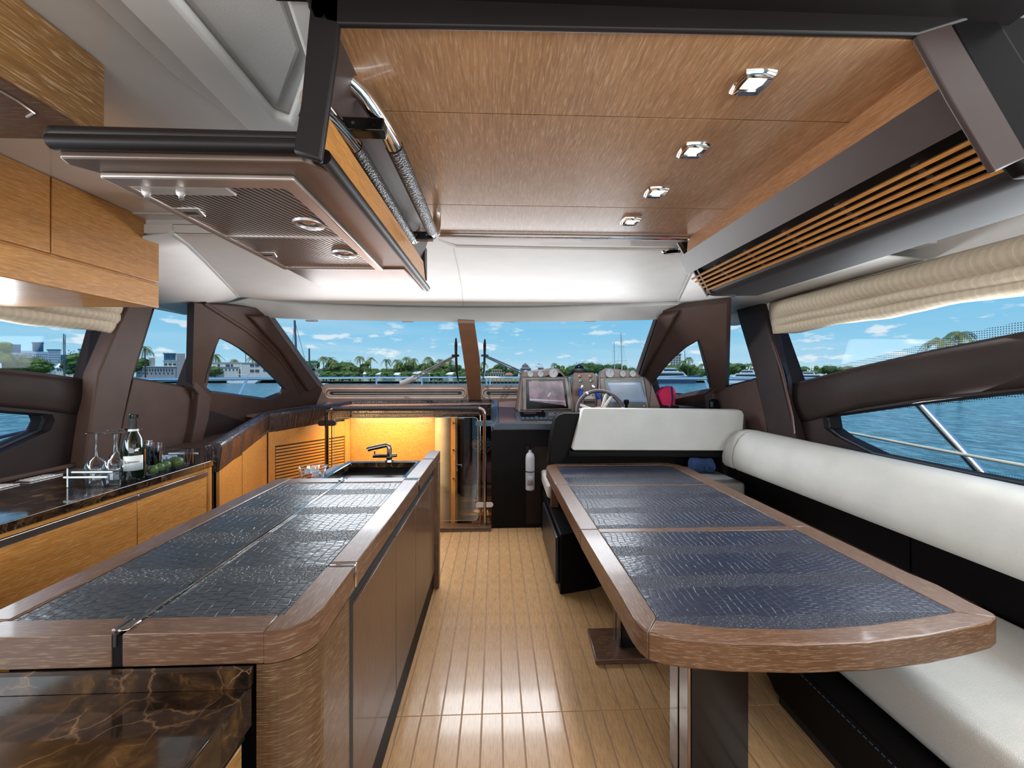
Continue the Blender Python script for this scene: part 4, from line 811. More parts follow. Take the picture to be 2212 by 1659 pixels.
# sink unit at the far end
sk = T('sink_unit', 'dark stone sink basin sunk into the far end of the island', 'sink', (-.7,2.4,.70))
MB().slab([[Vector((x,y,.885)) for x,y in ((-.92,2.158),(-.462,2.158),(-.462,2.63),(-.92,2.63))],[Vector((x,y,.885)) for x,y in ((-.885,2.18),(-.49,2.18),(-.49,2.585),(-.885,2.585))]], (0,0,.035)).build('surround', M['marble'], sk, bevel=.004)
MB().slab([[Vector((x,y,.72)) for x,y in ((-.892,2.172),(-.482,2.172),(-.482,2.592),(-.892,2.592))],[Vector((x,y,.72)) for x,y in ((-.885,2.18),(-.49,2.18),(-.49,2.585),(-.885,2.585))]], (0,0,.165)).build('basin_wall', M['black_gloss'], sk)
BX(-.89,-.484,2.174,2.59,.71,.72).build('basin_floor', M['black_gloss'], sk)
BX(-1.10,-.93,2.158,2.50,.80,.84).build('side_ledge', M['marble'], sk); BX(-.93,-.44,2.81,2.83,.0,.0001+.005).build('foot', M['rubber'], sk) if False else None
fc = T('faucet', 'square chrome mixer tap with a long spout over the sink', 'faucet', (-.76,2.60,.92))
fx, fyy = aY(841,1004,2.605).x, 2.605
MB().lathe([(.026,0),(.024,.012),(.018,.016),(.018,.03)], (fx,fyy,.92), 20).build('base', M['chrome_dark'], fc)
MB().tube([(fx,fyy,.93),(fx,fyy,1.0),(fx-.004,fyy,1.016),(fx-.02,fyy,1.022),(fx-.115,fyy-.03,1.005),(fx-.122,fyy-.03,.998)], .0145, 14).build('spout', M['chrome_dark'], fc)
BX(fx-.10,fx+.01,fyy-.012,fyy+.012,.945,.965).build('mixer_body', M['chrome_dark'], fc, bevel=.004); MB().tube([(fx+.01,fyy,.955),(fx+.045,fyy,.958)], .010, 12).build('lever', M['chrome_dark'], fc); MB().tube([(fx-.09,fyy,.965),(fx-.09,fyy,.985)], .004, 8).build('pin', M['chrome_dark'], fc)
cp = T('plastic_cup', 'clear printed plastic cup with ice beside the sink', 'cup', (-1.0,2.32,.84))
cx, cy = aY(676,1020,2.30).x, 2.30
MB().lathe([(.0,.0015),(.048,.0015),(.0705,.112),(.074,.114),(.074,.119),(.0705,.119)], (cx,cy,.84), 28, cap=False).build('cup_wall', M['clear'], cp)
MB().lathe([(.0715,.114),(.0745,.117),(.0715,.120)], (cx,cy,.84), 28, cap=False).build('rim', M['acrylic'], cp); MB().lathe([(.056,.03),(.0695,.10)], (cx,cy,.84), 28, cap=False).build('print', M['cupprint'], cp)
ice = plain('ice', (.75,.8,.82), .1, Transmission_Weight=.6)
for k in range(5): a = k*1.3; BX(cx+.028*math.cos(a)-.013,cx+.028*math.cos(a)+.013,cy+.028*math.sin(a)-.013,cy+.028*math.sin(a)+.013,.90+.008*k,.926+.008*k).build('ice_cube', ice, cp, bevel=.004)
# near marble counter below the island top
nmc = T('marble_counter', 'dark brown marble counter in the foreground, lower than the island top', 'worktop', (-.9,.4,.74))
BX(-1.73,-.492,-.6,.864,.742,.825).build('slab', M['marble'], nmc, bevel=.004); BX(-1.73,-.492,.850,.866,.826,.862).build('upstand', M['marble'], nmc)
ncb = T('counter_cabinet', 'wooden base cabinet beneath the foreground marble counter', 'cabinet', (-.9,.4,0))
BX(-1.73,-.53,-.6,.866,.005,.738).build('carcass', M['frame_dark'], ncb); BX(-.53,-.508,-.55,.855,.08,.715).build('door', M['oak_near'] if 'oak_near' in M else bpy.data.materials['oak_near'], ncb, bevel=.002); BX(-.53,-.505,-.55,.860,.718,.736).build('top_strip', M['frame_dark'], ncb)
# =====================================================================  TABLE
tb = T('dining_table', 'long curved-end wood table with three dark crocodile leather inlays on the right', 'table', (.95,2.2,0))
zt = .72; zl = .638
def Z_(pts, z=zt): return [(v_.x, v_.y) for v_ in (aZ(a,b,z) for a,b in pts)]
xo, xi, xr, xR = .402, .488, 1.427, 1.485
yj1 = .73*900/(1146-812); yj2 = .73*900/(1050-812)
frontO = Z_([(1400,1365),(1436,1374),(1473,1380),(1583,1388),(1730,1391),(1877,1386),(2006,1372),(2097,1354),(2140,1343)])
frontI = Z_([(1415,1338),(1500,1348),(1583,1356),(1730,1359),(1877,1349),(1987,1333),(2064,1321)])
cL = (frontO[0][0], frontO[0][1]); 
corner = Z_([(1300,1221),(1340,1286),(1356,1314),(1368,1334),(1382,1351)]); xo = Z_([(1262,1158)])[0][0]
rightc = Z_([(2153,1333),(2148,1326),(2133,1318),(2097,1301),(2024,1262),(1960,1236)])
xR = rightc[-1][0]
P1 = [(xo,yj1-.001)]+corner+[frontO[0]]+[frontI[0]]+[(xi,frontI[0][1]+.02),(xi,yj1-.001)]
MB().prism(P1, zl, zt).build('rim_side', M['rim_y'], tb, bevel=.005)
MB().prism([frontO[0]]+frontO[1:]+[rightc[0]]+[frontI[-1]]+frontI[::-1][1:], zl, zt).build('rim_front', wood('rim_edge', (.085,.036,.014), (.125,.056,.024), (.30,.20,.125), 'X', rough=.36, coat=.2, fine=480, streak=.55, edge=True), tb, bevel=.005)
MB().prism([frontI[-1]]+rightc+[(xR,yj1-.001),(xr,yj1-.001),(xr,frontI[-1][1]+.03)], zl, zt).build('rim_side', M['rim_y'], tb, bevel=.004)
BX(xo,xi,yj1+.001,yj2+.02,zl,zt).build('rim_side', M['rim_y'], tb, bevel=.004); BX(xr,xR,yj1+.001,yj2+.02,zl,zt).build('rim_side', M['rim_y'], tb, bevel=.004)
YE = .73*900/(1003-812)
MB().prism([(xo,yj2+.022),(xo,YE-.12),(xo+.02,YE-.05),(xo+.07,YE-.01),(xo+.14,YE),(xR-.16,YE+.02),(xR-.09,YE-.0),(xR-.03,YE-.07),(xR,YE-.16),(xR,yj2+.022),(xr,yj2+.022),(xr,YE-.11),(xr-.06,YE-.065),(xi+.06,YE-.07),(xi,YE-.09),(xi,yj2+.022)], zl, zt).build('rim_back', M['rim_x'], tb, bevel=.004)
BX(xi,xr,yj1-.035,yj1+.012,zl,zt-.002).build('cross_rail', M['rim_x'], tb, bevel=.003); BX(xi,xr,yj2-.012,yj2+.012,zl,zt-.002).build('cross_rail', M['rim_x'], tb, bevel=.003)
MB().prism(frontI+[(xr-.002,frontI[-1][1]+.03),(xr-.002,yj1-.037),(xi+.002,yj1-.037),(xi+.002,frontI[0][1]+.02)], .69, zt-.003).build('leather_inlay', M['croc_table'], tb, bevel=.002)
BX(xi+.002,xr-.002,yj1+.014,yj2-.014,.69,zt-.003).build('leather_inlay', M['croc_table'], tb, bevel=.002)
MB().prism([(xi+.002,yj2+.014),(xr-.002,yj2+.014),(xr-.002,YE-.112),(xr-.06,YE-.067),(xi+.06,YE-.072),(xi+.002,YE-.092)], .69, zt-.003).build('leather_inlay', M['croc_table'], tb, bevel=.002)
BX(xi-.03,xr+.02,1.45,3.2,.632,.689).build('underframe', M['frame_dark'], tb)
def leg(y0, y1, x0, x1, name='pedestal'):
    p_ = BX(x0,x1,y0,y1,.03,.634).build(name, M['black_gloss'], tb, bevel=.003)
    BX(x0-.012,x0-.001,y0+.002,(y0+y1)/2-.006,.03,.634).build('chrome_face', M['chrome_dark'], p_, bevel=.002); BX(x0-.012,x0-.001,(y0+y1)/2+.006,y1-.002,.03,.634).build('chrome_face', M['chrome_dark'], p_, bevel=.002)
leg(1.37,1.52,.655,.85); leg(2.15,2.27,.655,.85)
MB().prism([(.50,2.07),(.515,2.33),(1.0,2.33),(1.0,2.07)], .0, .028).build('base_plate', M['rim_x'], tb, bevel=.005)
BX(.650,.855,1.365,1.525,0,.028).build('base_plate', M['rim_x'], tb, bevel=.005)
# =====================================================================  SOFA right
so = T('side_sofa', 'long white leather sofa with dark plinth along the right wall', 'sofa', (1.8,1.5,0))
prof = [(1.895,.712),(1.872,.74),(1.868,.80),(1.885,.88),(1.925,.955),(1.975,1.0),(2.05,1.017),(2.11,1.01),(2.15,.985),(2.155,.72),(1.98,.705)]
def back(y0, y1, par, name='back_cushion'):
    rings = []
    for y, s_ in ((y0,.93),(y0+.012,.98),(y0+.035,1),(y1-.035,1),(y1-.012,.98),(y1,.93)):
        rings.append([Vector((2.02+(x-2.02)*s_, y, .86+(z-.86)*s_)) for x, z in prof])
    o = MB().loft(rings).build(name, M['white_leather'], par); return o
for a, b2 in ((-1.2,.0),(.0,3.24)): back(a, b2, so)
# corner piece curves inboard
rings = []
for k in range(7):
    a = k/6; y = 3.245+.19*a; dx = .05*a*a; rings.append([Vector((x+dx-(0.03 if 0 else 0), y+ (2.155-x)*(.10*a), z-.02*a*a)) for x, z in prof])
MB().loft(rings).build('corner_cushion', M['white_leather'], so)
sx0 = 1.345
MB().box(sx0,2.1,-1.2,.48,.27,.455).build('seat_cushion', M['white_leather'], so, bevel=.035, seg=4); MB().box(sx0,2.1,.485,1.745,.27,.455).build('seat_cushion', M['white_leather'], so, bevel=.035, seg=4)
MB().prism([(1.235,-1.2),(1.235,.86),(1.235,.865),(2.15,.865),(2.15,-1.2)], .05, .262).build('plinth_panel', M['black'], so, bevel=.006)
MB().prism([(1.235,.872),(1.235,1.80),(1.30,2.0),(2.15,2.0),(2.15,.872)], .05, .262).build('plinth_panel', M['black'], so, bevel=.006)
BX(1.255,2.15,-1.2,1.80,.0,.05).build('toe_kick', M['rubber'], so)
for k in range(90):
    y = -.2+.022*k
    BX(1.2325,1.2348,y,y+.013,.240,.2425).build('stitch', bpy.data.materials.get('stitch_blue') or plain('stitch_blue', (.05,.13,.26), .5), so) if k % 1 == 0 else None
BX(1.42,2.15,1.76,3.37,.02,.445).build('ledge', plain('brown_ledge', (.10,.052,.022), .5), so)
BX(2.12,2.16,-1.2,3.6,.445,.72).build('back_plinth', M['black'], so); BX(2.114,2.1195,2.05,2.11,.445,.72).build('plinth_joint', M['black'], so)
# =====================================================================  BENCH + HELM SEAT
bn = T('helm_bench', 'double bench with white seat cushion and black base behind the table', 'bench', (1.2,3.7,0))
MB().prism([(.42,3.40),(2.06,3.38),(2.09,3.42),(2.09,4.30),(.44,4.30)], .44, .555).build('seat_cushion', M['white_leather'], bn, bevel=.035, seg=4)
MB().prism([(.425,2.74),(.66,2.80),(1.0,3.05),(1.05,3.40),(1.98,3.42),(1.98,4.2),(.43,4.2)], .0, .40).build('base', M['black'], bn, bevel=.01)
BX(.398,.424,2.76,3.55,.06,.375).build('side_pad', plain('pad_blue_black', (.010,.013,.02), .3), bn, bevel=.012, seg=3)
BX(.44,.50,3.30,3.36,.40,.63).build('support_post', M['rim_z'], bn, bevel=.004); BX(.50,.60,3.36,3.39,.40,.60).build('support_post', M['black'], bn)
bk = T('backrest', 'white leather flip-over backrest with black shell', None, Vector((1.35,3.5,.8))-Vector(bn.location)); bk.parent = bn
MB().slab([aY(a,b2,3.44) for a,b2 in ((1262,882),(1596,885),(1604,888),(1608,896),(1604,955),(1598,967),(1588,974),(1240,973),(1236,970),(1258,886))], (0,.09,0)).build('white_pad', M['white_leather'], bk, bevel=.018, seg=4)
MB().slab([aY(a,b2,3.54) for a,b2 in ((1246,893),(1262,888),(1590,892),(1590,975),(1232,975))], (0,.06,0)).build('black_shell', M['black'], bk, bevel=.012, seg=3)
MB().slab([aY(a,b2,3.50) for a,b2 in ((1198,905),(1206,897),(1222,892),(1258,893),(1246,925),(1233,975),(1212,1002),(1184,1002),(1188,955))], (0,.12,0)).build('side_wing', M['black'], bk, bevel=.02, seg=3)
MB().slab([aY(a,b2,3.46) for a,b2 in ((1228,974),(1594,974),(1598,981),(1592,988),(1232,986))], (0,.07,0)).build('bottom_rail', M['black'], bk, bevel=.006)
MB().slab([aY(a,b2,3.50) for a,b2 in ((1570,986),(1592,986),(1592,1028),(1572,1028))], (0,.05,0)).build('arm', M['black'], bk, bevel=.005)
tw = T('rolled_towel', 'rolled navy blue towel on the white bench seat at the right', 'towel', (1.93,3.8,.555))
navy = plain('towel_navy', (.035,.075,.19), .9, bs=.8, bscale=250, var=.2)
rings = []
for k in range(9):
    a = k/8; rr2 = .072*(1+.05*math.sin(a*7)); rings.append([Vector((1.82+.17*a, 3.78+rr2*math.cos(w)*1.0+.03*(1-a), .62+rr2*math.sin(w)*.92)) for w in [2*math.pi*j/20 for j in range(20)]])
MB().loft(rings).build('roll', navy, tw)
sp = [Vector((1.905+.0, 3.70, .62)) + Vector((.0,0,0)) for _ in range(1)]
sp = [Vector((1.935+(.008+.0068*t_)*math.cos(t_), 3.70-.0, .62+(.006+.0062*t_)*math.sin(t_))) for t_ in [k*.35 for k in range(24)]]
MB().tube(sp, .006, 6).build('spiral_edge', plain('towel_edge', (.05,.10,.24), .9), tw)
# =====================================================================  HELM CONSOLE
hc = T('helm_console', 'dark leather helm console with sloping dash at the bow end of the aisle', 'console', (.9,4.2,0))
def q(pts, Y): return [aY(a,b2,Y) for a,b2 in pts]
MB().prism([(-.04,3.98),(.40,4.02),(1.9,4.05),(1.9,4.85),(-.04,4.85)], .0, .93).build('body', M['black'], hc)
MB().slab(q([(1060,918),(1470,925),(1470,948),(1430,1128),(1062,1141)],3.965), (0,.02,0)).build('front_panel', M['black'], hc)
MB().slab(q([(1137,962),(1186,966),(1186,1130),(1137,1133)],3.960), (0,.02,0)).build('recess', plain('walnut_dark', (.014,.006,.004), .5, spec=.2), hc)
MB().slab([aY(1077,913,3.96), aY(1460,913,3.96), aY(1440,880,4.6), aY(1116,866,4.55), aY(1077,868,4.50)], (0,.0,-.03)).build('dash_top', plain('helm_top', (.15,.085,.07), .5, spec=.25), hc)
MB().loft([[aY(1060,868,4.55),aY(1075,864,4.55),aY(1078,872,4.55),aY(1062,880,4.55)],[aY(1060,921,3.94),aY(1075,909,3.94),aY(1079,914,3.97),aY(1062,935,3.94)]], False).build('side_brow', plain('helm_brow', (.05,.075,.10), .32), hc, bevel=.012, seg=3)
MB().slab(q([(1062,921),(1076,913),(1470,916),(1470,926),(1066,930)],3.93), (0,.06,0)).build('front_brow', plain('helm_brow2', (.03,.045,.065), .34), hc, bevel=.010, seg=3)
TP = plain('pod_taupe', (.16,.105,.088), .38, bs=.08, bscale=700)
# instrument pods
Yp = 4.25
def pod(outer, scr, name, gauges, lab, bez):
    t = T('instrument_pod', lab, 'instrument panel', aY(scr[0][0], scr[2][1], Yp))
    MB().slab(q(outer, Yp), (.0,.16,-.02)).build('housing', TP, t, bevel=.014, seg=3)
    MB().slab([q(bez[0], Yp-.012), q(bez[1], Yp-.012)], (0,.012,0)).build('raised_lip', plain('pod_lip', (.22,.15,.125), .35), t, bevel=.004)
    MB().slab(q(scr, Yp-.018), (0,.018,0)).build('screen_bezel', plain('bezel_silver', (.19,.18,.165), .4, metal=.3, bs=.6, bscale=120, var=.5), t, bevel=.004)
    for (gx, gy, gr, face) in gauges:
        c = aY(gx, gy, Yp-.013); r_ = gr*Yp/F; n_ = fw
        g = MB().lathe([(r_,0),(r_,.010),(r_*.93,.014),(r_*.86,.008)], c, 24, (0,-1,.1), cap=False).build('gauge_rim', M['chrome'], t)
        MB().lathe([(r_*.88,.006),(.0001,.0062)], c, 24, (0,-1,.1), cap=False).build('gauge_face', face, g)
        MB().tube([c+Vector((0,-.008,0)), c+Vector((r_*.3,-.0085,r_*.55))], .0012, 5).build('needle', M['rubber'], g)
        if gr > 9:
            for k in range(9): a = math.radians(210-30*k); MB().box(c.x+r_*.68*math.cos(a)-.0015,c.x+r_*.68*math.cos(a)+.0015,c.y-.009,c.y-.008,c.z+r_*.68*math.sin(a)-.0025,c.z+r_*.68*math.sin(a)+.0025).build('tick', M['rubber'], g)
    return t
white_f = plain('gauge_white', (.48,.50,.51), .35); dk_f = plain('gauge_silver', (.45,.50,.55), .2)
pL = pod([(1113,886),(1124,812),(1131,802),(1196,794),(1206,796),(1222,812),(1231,818),(1240,886)], [(1128,816),(1226,815),(1236,884),(1130,886)], 'left', [(1145.5,808,7,dk_f),(1167.5,808,7,dk_f),(1195,806,11,white_f)], 'left helm instrument pod with chart screen and three round gauges', ([(1118,889),(1127,811),(1133,804),(1197,796),(1204,798),(1218,813),(1230,814),(1240,889)],[(1124,887),(1129,814),(1224,814.5),(1235,887)]))
pR = pod([(1290,888),(1296,812),(1302,799),(1310,794),(1376,802),(1384,812),(1396,815),(1404,824),(1430,884)], [(1296,817),(1390,815),(1402,883),(1303,886)], 'right', [(1317,806,11,white_f),(1345,807.5,7.5,white_f),(1366,807.5,7.5,white_f)], 'right helm instrument pod with blue chart screen and three round gauges', ([(1289,889),(1294,813),(1301,800),(1309,796),(1374,804),(1382,813),(1396,817),(1408,830),(1430,888)],[(1300,887),(1296,815),(1391,814),(1403,887)]))
m, nts, bs_ = base('screen_chart', (.10,.07,.09), .12); rs_ = ramp(nts, [(.3,(.05,.035,.055)),(.55,(.24,.15,.19)),(.75,(.40,.27,.32))], noise(nts, coords(nts), 7, 4)); nts.links.new(rs_.outputs[0], bs_.inputs['Base Color'])
bs_.inputs['Emission Strength'].default_value = .1; nts.links.new(rs_.outputs[0], bs_.inputs['Emission Color'])
m2 = plain('screen_blue', (.14,.19,.30), .1); b2_ = m2.node_tree.nodes['Principled BSDF']; b2_.inputs['Emission Color'].default_value = (.16,.24,.42,1); b2_.inputs['Emission Strength'].default_value = .35
for t, scr, img, mt, nm, tx_ in ((pL, [(1137,820),(1220,819),(1228,882),(1137,884)], [(1142,824),(1215,823),(1223,876),(1144,866)], m, 'left', (1148,821.3)), (pR, [(1305,820),(1385,818),(1398,882),(1316,885)], [(1313,827),(1383,826),(1396,868),(1320,868)], m2, 'right', (1322,820.8))):
    fr = MB().slab(q(scr, Yp-.024), (0,.008,0)).build('display', M['black_gloss'] if nm == 'left' else plain('display_grey', (.12,.12,.12), .25), t, bevel=.003)
    MB().slab(q(img, Yp-.0255), (0,.002,0)).build('screen', mt, fr)
    c = aY(tx_[0]+8, tx_[1]+1.4, Yp-.0262); text('Raymarine', .017, c, (math.pi/2,0,0), 'lettering', plain('print_white', (.8,.8,.8), .5), fr)
    if nm == 'left':
        MB().slab(q([(1182,856),(1186,849),(1189,847),(1190,849),(1187,856),(1184,857)], Yp-.0262), (0,.0006,0)).build('chart_mark', white_f, fr); MB().slab(q([(1144,861),(1180,863),(1221,866),(1221,867.5),(1144,865)], Yp-.0262), (0,.0006,0)).build('chart_line', dk_f, fr)
    else:
        MB().slab(q([(1318,832),(1381,831),(1389,864),(1323,865)], Yp-.0262), (0,.0006,0)).build('chart_area', plain('chart_grey', (.30,.38,.50), .2), fr)
    c = aY(scr[2][0]-7, scr[2][1]-5.5, Yp-.024); MB().lathe([(.006,0),(.006,.003)], c, 10, (0,-1,0)).build('power_button', M['alu'], fr)
# centre stack
cs = T('switch_column', 'taupe centre column with engine start buttons and ignition keys between the two screens', 'control panel', aY(1265,890,Yp))
MB().slab(q([(1232,890),(1238,810),(1241,805),(1282,805),(1290,812),(1298,890)], Yp+.02), (0,.15,0)).build('column', TP, cs, bevel=.008, seg=3)
for gx, gy, cc in ((1252.5,812.5,(.55,.10,.05)),(1275.5,812.5,(.55,.10,.05)),(1254.5,823,(.05,.25,.17)),(1277.5,823,(.05,.25,.17))):
    c = aY(gx, gy, Yp+.018); bq_ = MB().lathe([(.018,0),(.018,.007),(.014,.010)], c, 18, (0,-1,0)).build('button', M['chrome'], cs); MB().lathe([(.0125,.006),(.012,.012),(.002,.014)], c, 18, (0,-1,0)).build('cap', plain('cap', cc, .3), bq_)
for gx, gy in ((1257,834),(1280,834)):
    c = aY(gx, gy, Yp+.015); k_ = MB().lathe([(.013,0),(.011,.014)], c, 14, (0,-1,0)).build('ignition', M['chrome'], cs); MB().box(c.x-.003,c.x+.003,c.y-.045,c.y-.010,c.z-.012,c.z+.010).build('key', M['chrome_dark'], k_)
MB().slab(q([(1258,846),(1284,846),(1288,862),(1262,862)], Yp+.01), (0,.02,0)).build('keypad', plain('keypad', (.55,.53,.50), .4), cs, bevel=.004)
for k in range(3): c = aY(1266+7*k, 854, Yp+.008); MB().lathe([(.006,0),(.005,.005)], c, 8, (0,-1,0)).build('key_button', M['rubber'], cs)
MB().slab(q([(1262,866),(1284,866),(1285,872),(1263,872)], Yp+.0), (0,.02,0)).build('card_slot', M['rubber'], cs, bevel=.003)
blue = plain('float_blue', (.01,.07,.55), .4)
for px, py, tip, lab in ((1255.5,838,(1254,856),'blue floating key fob hanging from the left ignition key'),(1284,838,(1296,862),'blue floating key fob hanging aslant from the right ignition key')):
    a = aY(px,py+1,Yp-.03); b2 = aY(tip[0],tip[1],Yp-.05); t = T('key_float', lab, 'key fob', b2, 'blue key floats')
    d = (b2-a); MB().tube([a, a+d*.12, a+d*.25, a+d*.9, b2], [.006,.016,.020,.020,.013], 12).build('float', blue, t); MB().tube([aY(px,834,Yp-.03), a], .003, 6).build('ring', M['chrome'], t)
# compass
cmpc = T('compass', 'black dome compass on top of the centre column', 'compass', aY(1251,805,Yp+.1))
c = aY(1251,800,Yp+.1)
MB().lathe([(.085,-.02),(.088,.0),(.072,.018)], c, 28).build('base', M['rubber'], cmpc); MB().ball(c+Vector((0,0,.01)), .056, (1,1,.95), 24, 14).build('dome', M['black_gloss'], cmpc); MB().slab(q([(1224,809),(1240,803),(1240,809)],Yp+.1), (0,.06,0)).build('cowl', M['black'], cmpc)
# switch panel below the left screen
swp = T('switch_panel', 'grey control panel with a row of rocker switches under the left chart screen', 'control panel', aY(1170,915,4.02))
n0 = q([(1113,889),(1240,889)], 4.17)+[aY(1243,914,3.975), aY(1117,914,3.975)]
SG = plain('switch_grey', (.085,.095,.105), .35)
MB().slab(n0, (0,.0,-.02)).build('plate', SG, swp, bevel=.004)
def on(u, v): a = n0[0].lerp(n0[1], u); b2 = n0[3].lerp(n0[2], u); return a.lerp(b2, v)
def pad(u0,u1,v0,v1,h,name,mat,par=None,bv=.003):
    base_ = [on(u0,v0),on(u1,v0),on(u1,v1),on(u0,v1)]; return MB().slab(base_, (0,-h*.5,h*.85)).build(name, mat, par or swp, bevel=bv)
pad(.08,.50,.14,.50,.014,'autopilot_pad',M['black']); pad(.13,.34,.18,.32,.022,'display_bar',plain('lcd', (.05,.04,.035), .2)); pad(.55,.95,.14,.42,.010,'remote_pad',plain('pad_grey2', (.16,.18,.20), .35))
c = on(.46,.2); MB().lathe([(.012,0),(.012,.03),(.009,.034)], c, 12, (0,-.4,1)).build('knob', M['black'], swp)
for k in range(8): c = on(.58+.045*k,.27); MB().lathe([(.006,.01),(.005,.016)], c, 8, (0,-.4,1)).build('button', M['rubber'] if k in (2,6) else dk_f, swp)
bl = plain('rocker', (.05,.07,.09), .3); rd = plain('rocker_red', (.30,.06,.07), .35)
for k in range(11): pad(.075+.079*k,.075+.079*k+.062,.60-(.06 if k == 3 else 0),.80,.020,'rocker_switch', rd if k == 8 else bl)
# steering wheel
wh = T('steering_wheel', 'dark leather steering wheel with silver spokes in front of the right screen', 'steering wheel', (.95,3.75,1.0))
wc_ = aY(1297,891,3.78); ax = Vector((0,-.90,.42)).normalized(); u_ = Vector((1,0,0)); v_ = ax.cross(u_).normalized(); v_ = v_ if v_.z > 0 else -v_
R_ = .215
MB().tube([wc_+(u_*math.cos(a)+v_*math.sin(a))*R_ for a in [2*math.pi*k/48 for k in range(48)]], .019, 12, closed=True).build('rim', plain('wheel_leather', (.045,.032,.032), .35, bs=.1, bscale=500), wh)
for a in (10, 120): MB().tube([wc_+(u_*math.cos(math.radians(a+d))+v_*math.sin(math.radians(a+d)))*R_ for d in (-2.5,0,2.5)], .0205, 12).build('rim_band', M['alu'], wh)
MB().lathe([(.07,-.02),(.072,.0),(.05,.02),(.03,.028)], wc_-ax*.02, 24, tuple(ax)).build('hub', plain('hub_brown', (.10,.055,.035), .3), wh); MB().lathe([(.035,.012),(.03,.024)], wc_, 20, tuple(ax)).build('hub_cap', M['black'], wh)
for a in (52, 68, 158, 172, 278):
    d = u_*math.cos(math.radians(a))+v_*math.sin(math.radians(a)); w_ = ax.cross(d).normalized()*.012; e_ = -ax*.008
    MB().hexa([wc_+d*.05-w_+e_, wc_+d*.05+w_+e_, wc_+d*(R_-.01)+w_+e_, wc_+d*(R_-.01)-w_+e_, wc_+d*.05-w_-e_, wc_+d*.05+w_-e_, wc_+d*(R_-.01)+w_-e_, wc_+d*(R_-.01)-w_-e_]).build('spoke', M['alu'], wh, bevel=.003)
# joystick, throttles, bags
js = T('joystick', 'black joystick knob beside the steering wheel', 'joystick', aY(1353,888,4.05)); c = aY(1353,888,4.05); MB().lathe([(.022,0),(.014,.02),(.012,.06),(.024,.075),(.026,.10),(.018,.112)], c, 18).build('stick', M['black'], js); MB().lathe([(.04,-.01),(.03,.008)], c, 18).build('boot', M['alu'], js)
th = T('throttle_levers', 'pair of black and chrome throttle levers at the right of the helm', 'throttle', aY(1445,890,4.0))
for px in (1437,1459): MB().slab(q([(px-8,880),(px-5,876),(px+6,876),(px+10,880),(px+5,884),(px-6,884)],3.96), (0,.05,0)).build('lever', M['black'], th, bevel=.006); MB().tube([aY(px,883,4.0), aY(px+4,900,4.02)], .010, 8).build('stem', M['chrome'], th)
pb = T('pink_bag', 'hot pink neoprene bag with a navy stripe lying at the right of the helm', 'bag', aY(1440,880,4.35)); Yb = 4.32
MB().slab(q([(1422,852),(1428,842),(1438,836),(1450,835),(1457,838),(1460,845),(1459,880),(1434,882),(1428,870)],Yb), (0,.12,0)).build('body', plain('neoprene_pink', (.75,.008,.10), .6, bs=.5, bscale=60), pb, bevel=.025, seg=3)
MB().slab(q([(1448.5,834.5),(1453,834.5),(1456,862),(1453,882),(1448,882),(1451,862)],Yb-.004), (0,.13,0)).build('stripe', plain('navy_stripe', (.01,.014,.06), .5), pb, bevel=.004)
kb = T('black_bag', 'black soft bag leaning behind the pink bag', 'bag', aY(1420,880,4.4)); MB().slab(q([(1413,840),(1418,834),(1426,836),(1430,850),(1434,862),(1435,884),(1424,884),(1416,860)],4.42), (0,.12,0)).build('body', plain('bag_black', (.008,.008,.012), .6), kb, bevel=.02, seg=3); MB().tube(q([(1414,846),(1420,838),(1428,842),(1431,856)],4.41), .008, 8).build('strap', M['rubber'], kb)
ph = T('handset', 'black radio handset in a cradle on the right side panel', 'handset', aY(1540,884,3.95)); MB().slab(q([(1535,884),(1534,866),(1537,862),(1547,862),(1553,866),(1556,884)],3.95), (0,.04,0)).build('grip', M['black'], ph, bevel=.010, seg=3); MB().slab(q([(1535,868),(1541,868),(1541,880),(1536,880)],3.945), (0,.01,0)).build('front', bl, ph, bevel=.003)
BX(1.7,2.15,3.95,4.85,.93,1.12).build('side_pad', M['shell'], hc, bevel=.02)
# fire extinguisher
fe = T('fire_extinguisher', 'small white fire extinguisher in the dark recess of the helm console', 'extinguisher', (.31,3.92,.36)); c = aY(1145,1058,3.90)
wf_ = plain('ext_white', (.42,.42,.46), .35)
MB().lathe([(.036,0),(.042,.006),(.043,.30),(.036,.335),(.014,.355),(.012,.375)], (c.x,c.y,c.z), 24).build('cylinder', wf_, fe); MB().lathe([(.0445,.17),(.0445,.18)], (c.x,c.y,c.z), 24, cap=False).build('strap', M['rubber'], fe)
MB().tube([(c.x,c.y,c.z+.37),(c.x,c.y,c.z+.40),(c.x+.03,c.y-.02,c.z+.41)], .008, 8).build('valve', M['black'], fe); MB().tube([(c.x,c.y,c.z+.41),(c.x-.05,c.y-.02,c.z+.43)], .006, 8).build('lever', M['black'], fe)
MB().grid([[Vector((c.x+.0436*math.cos(a), c.y+.0436*math.sin(a), c.z+zz)) for a in [math.radians(-130+8*k) for k in range(11)]] for zz in (.05,.14)]).build('label', plain('ext_label', (.30,.28,.32), .5), fe, thick=.0004)
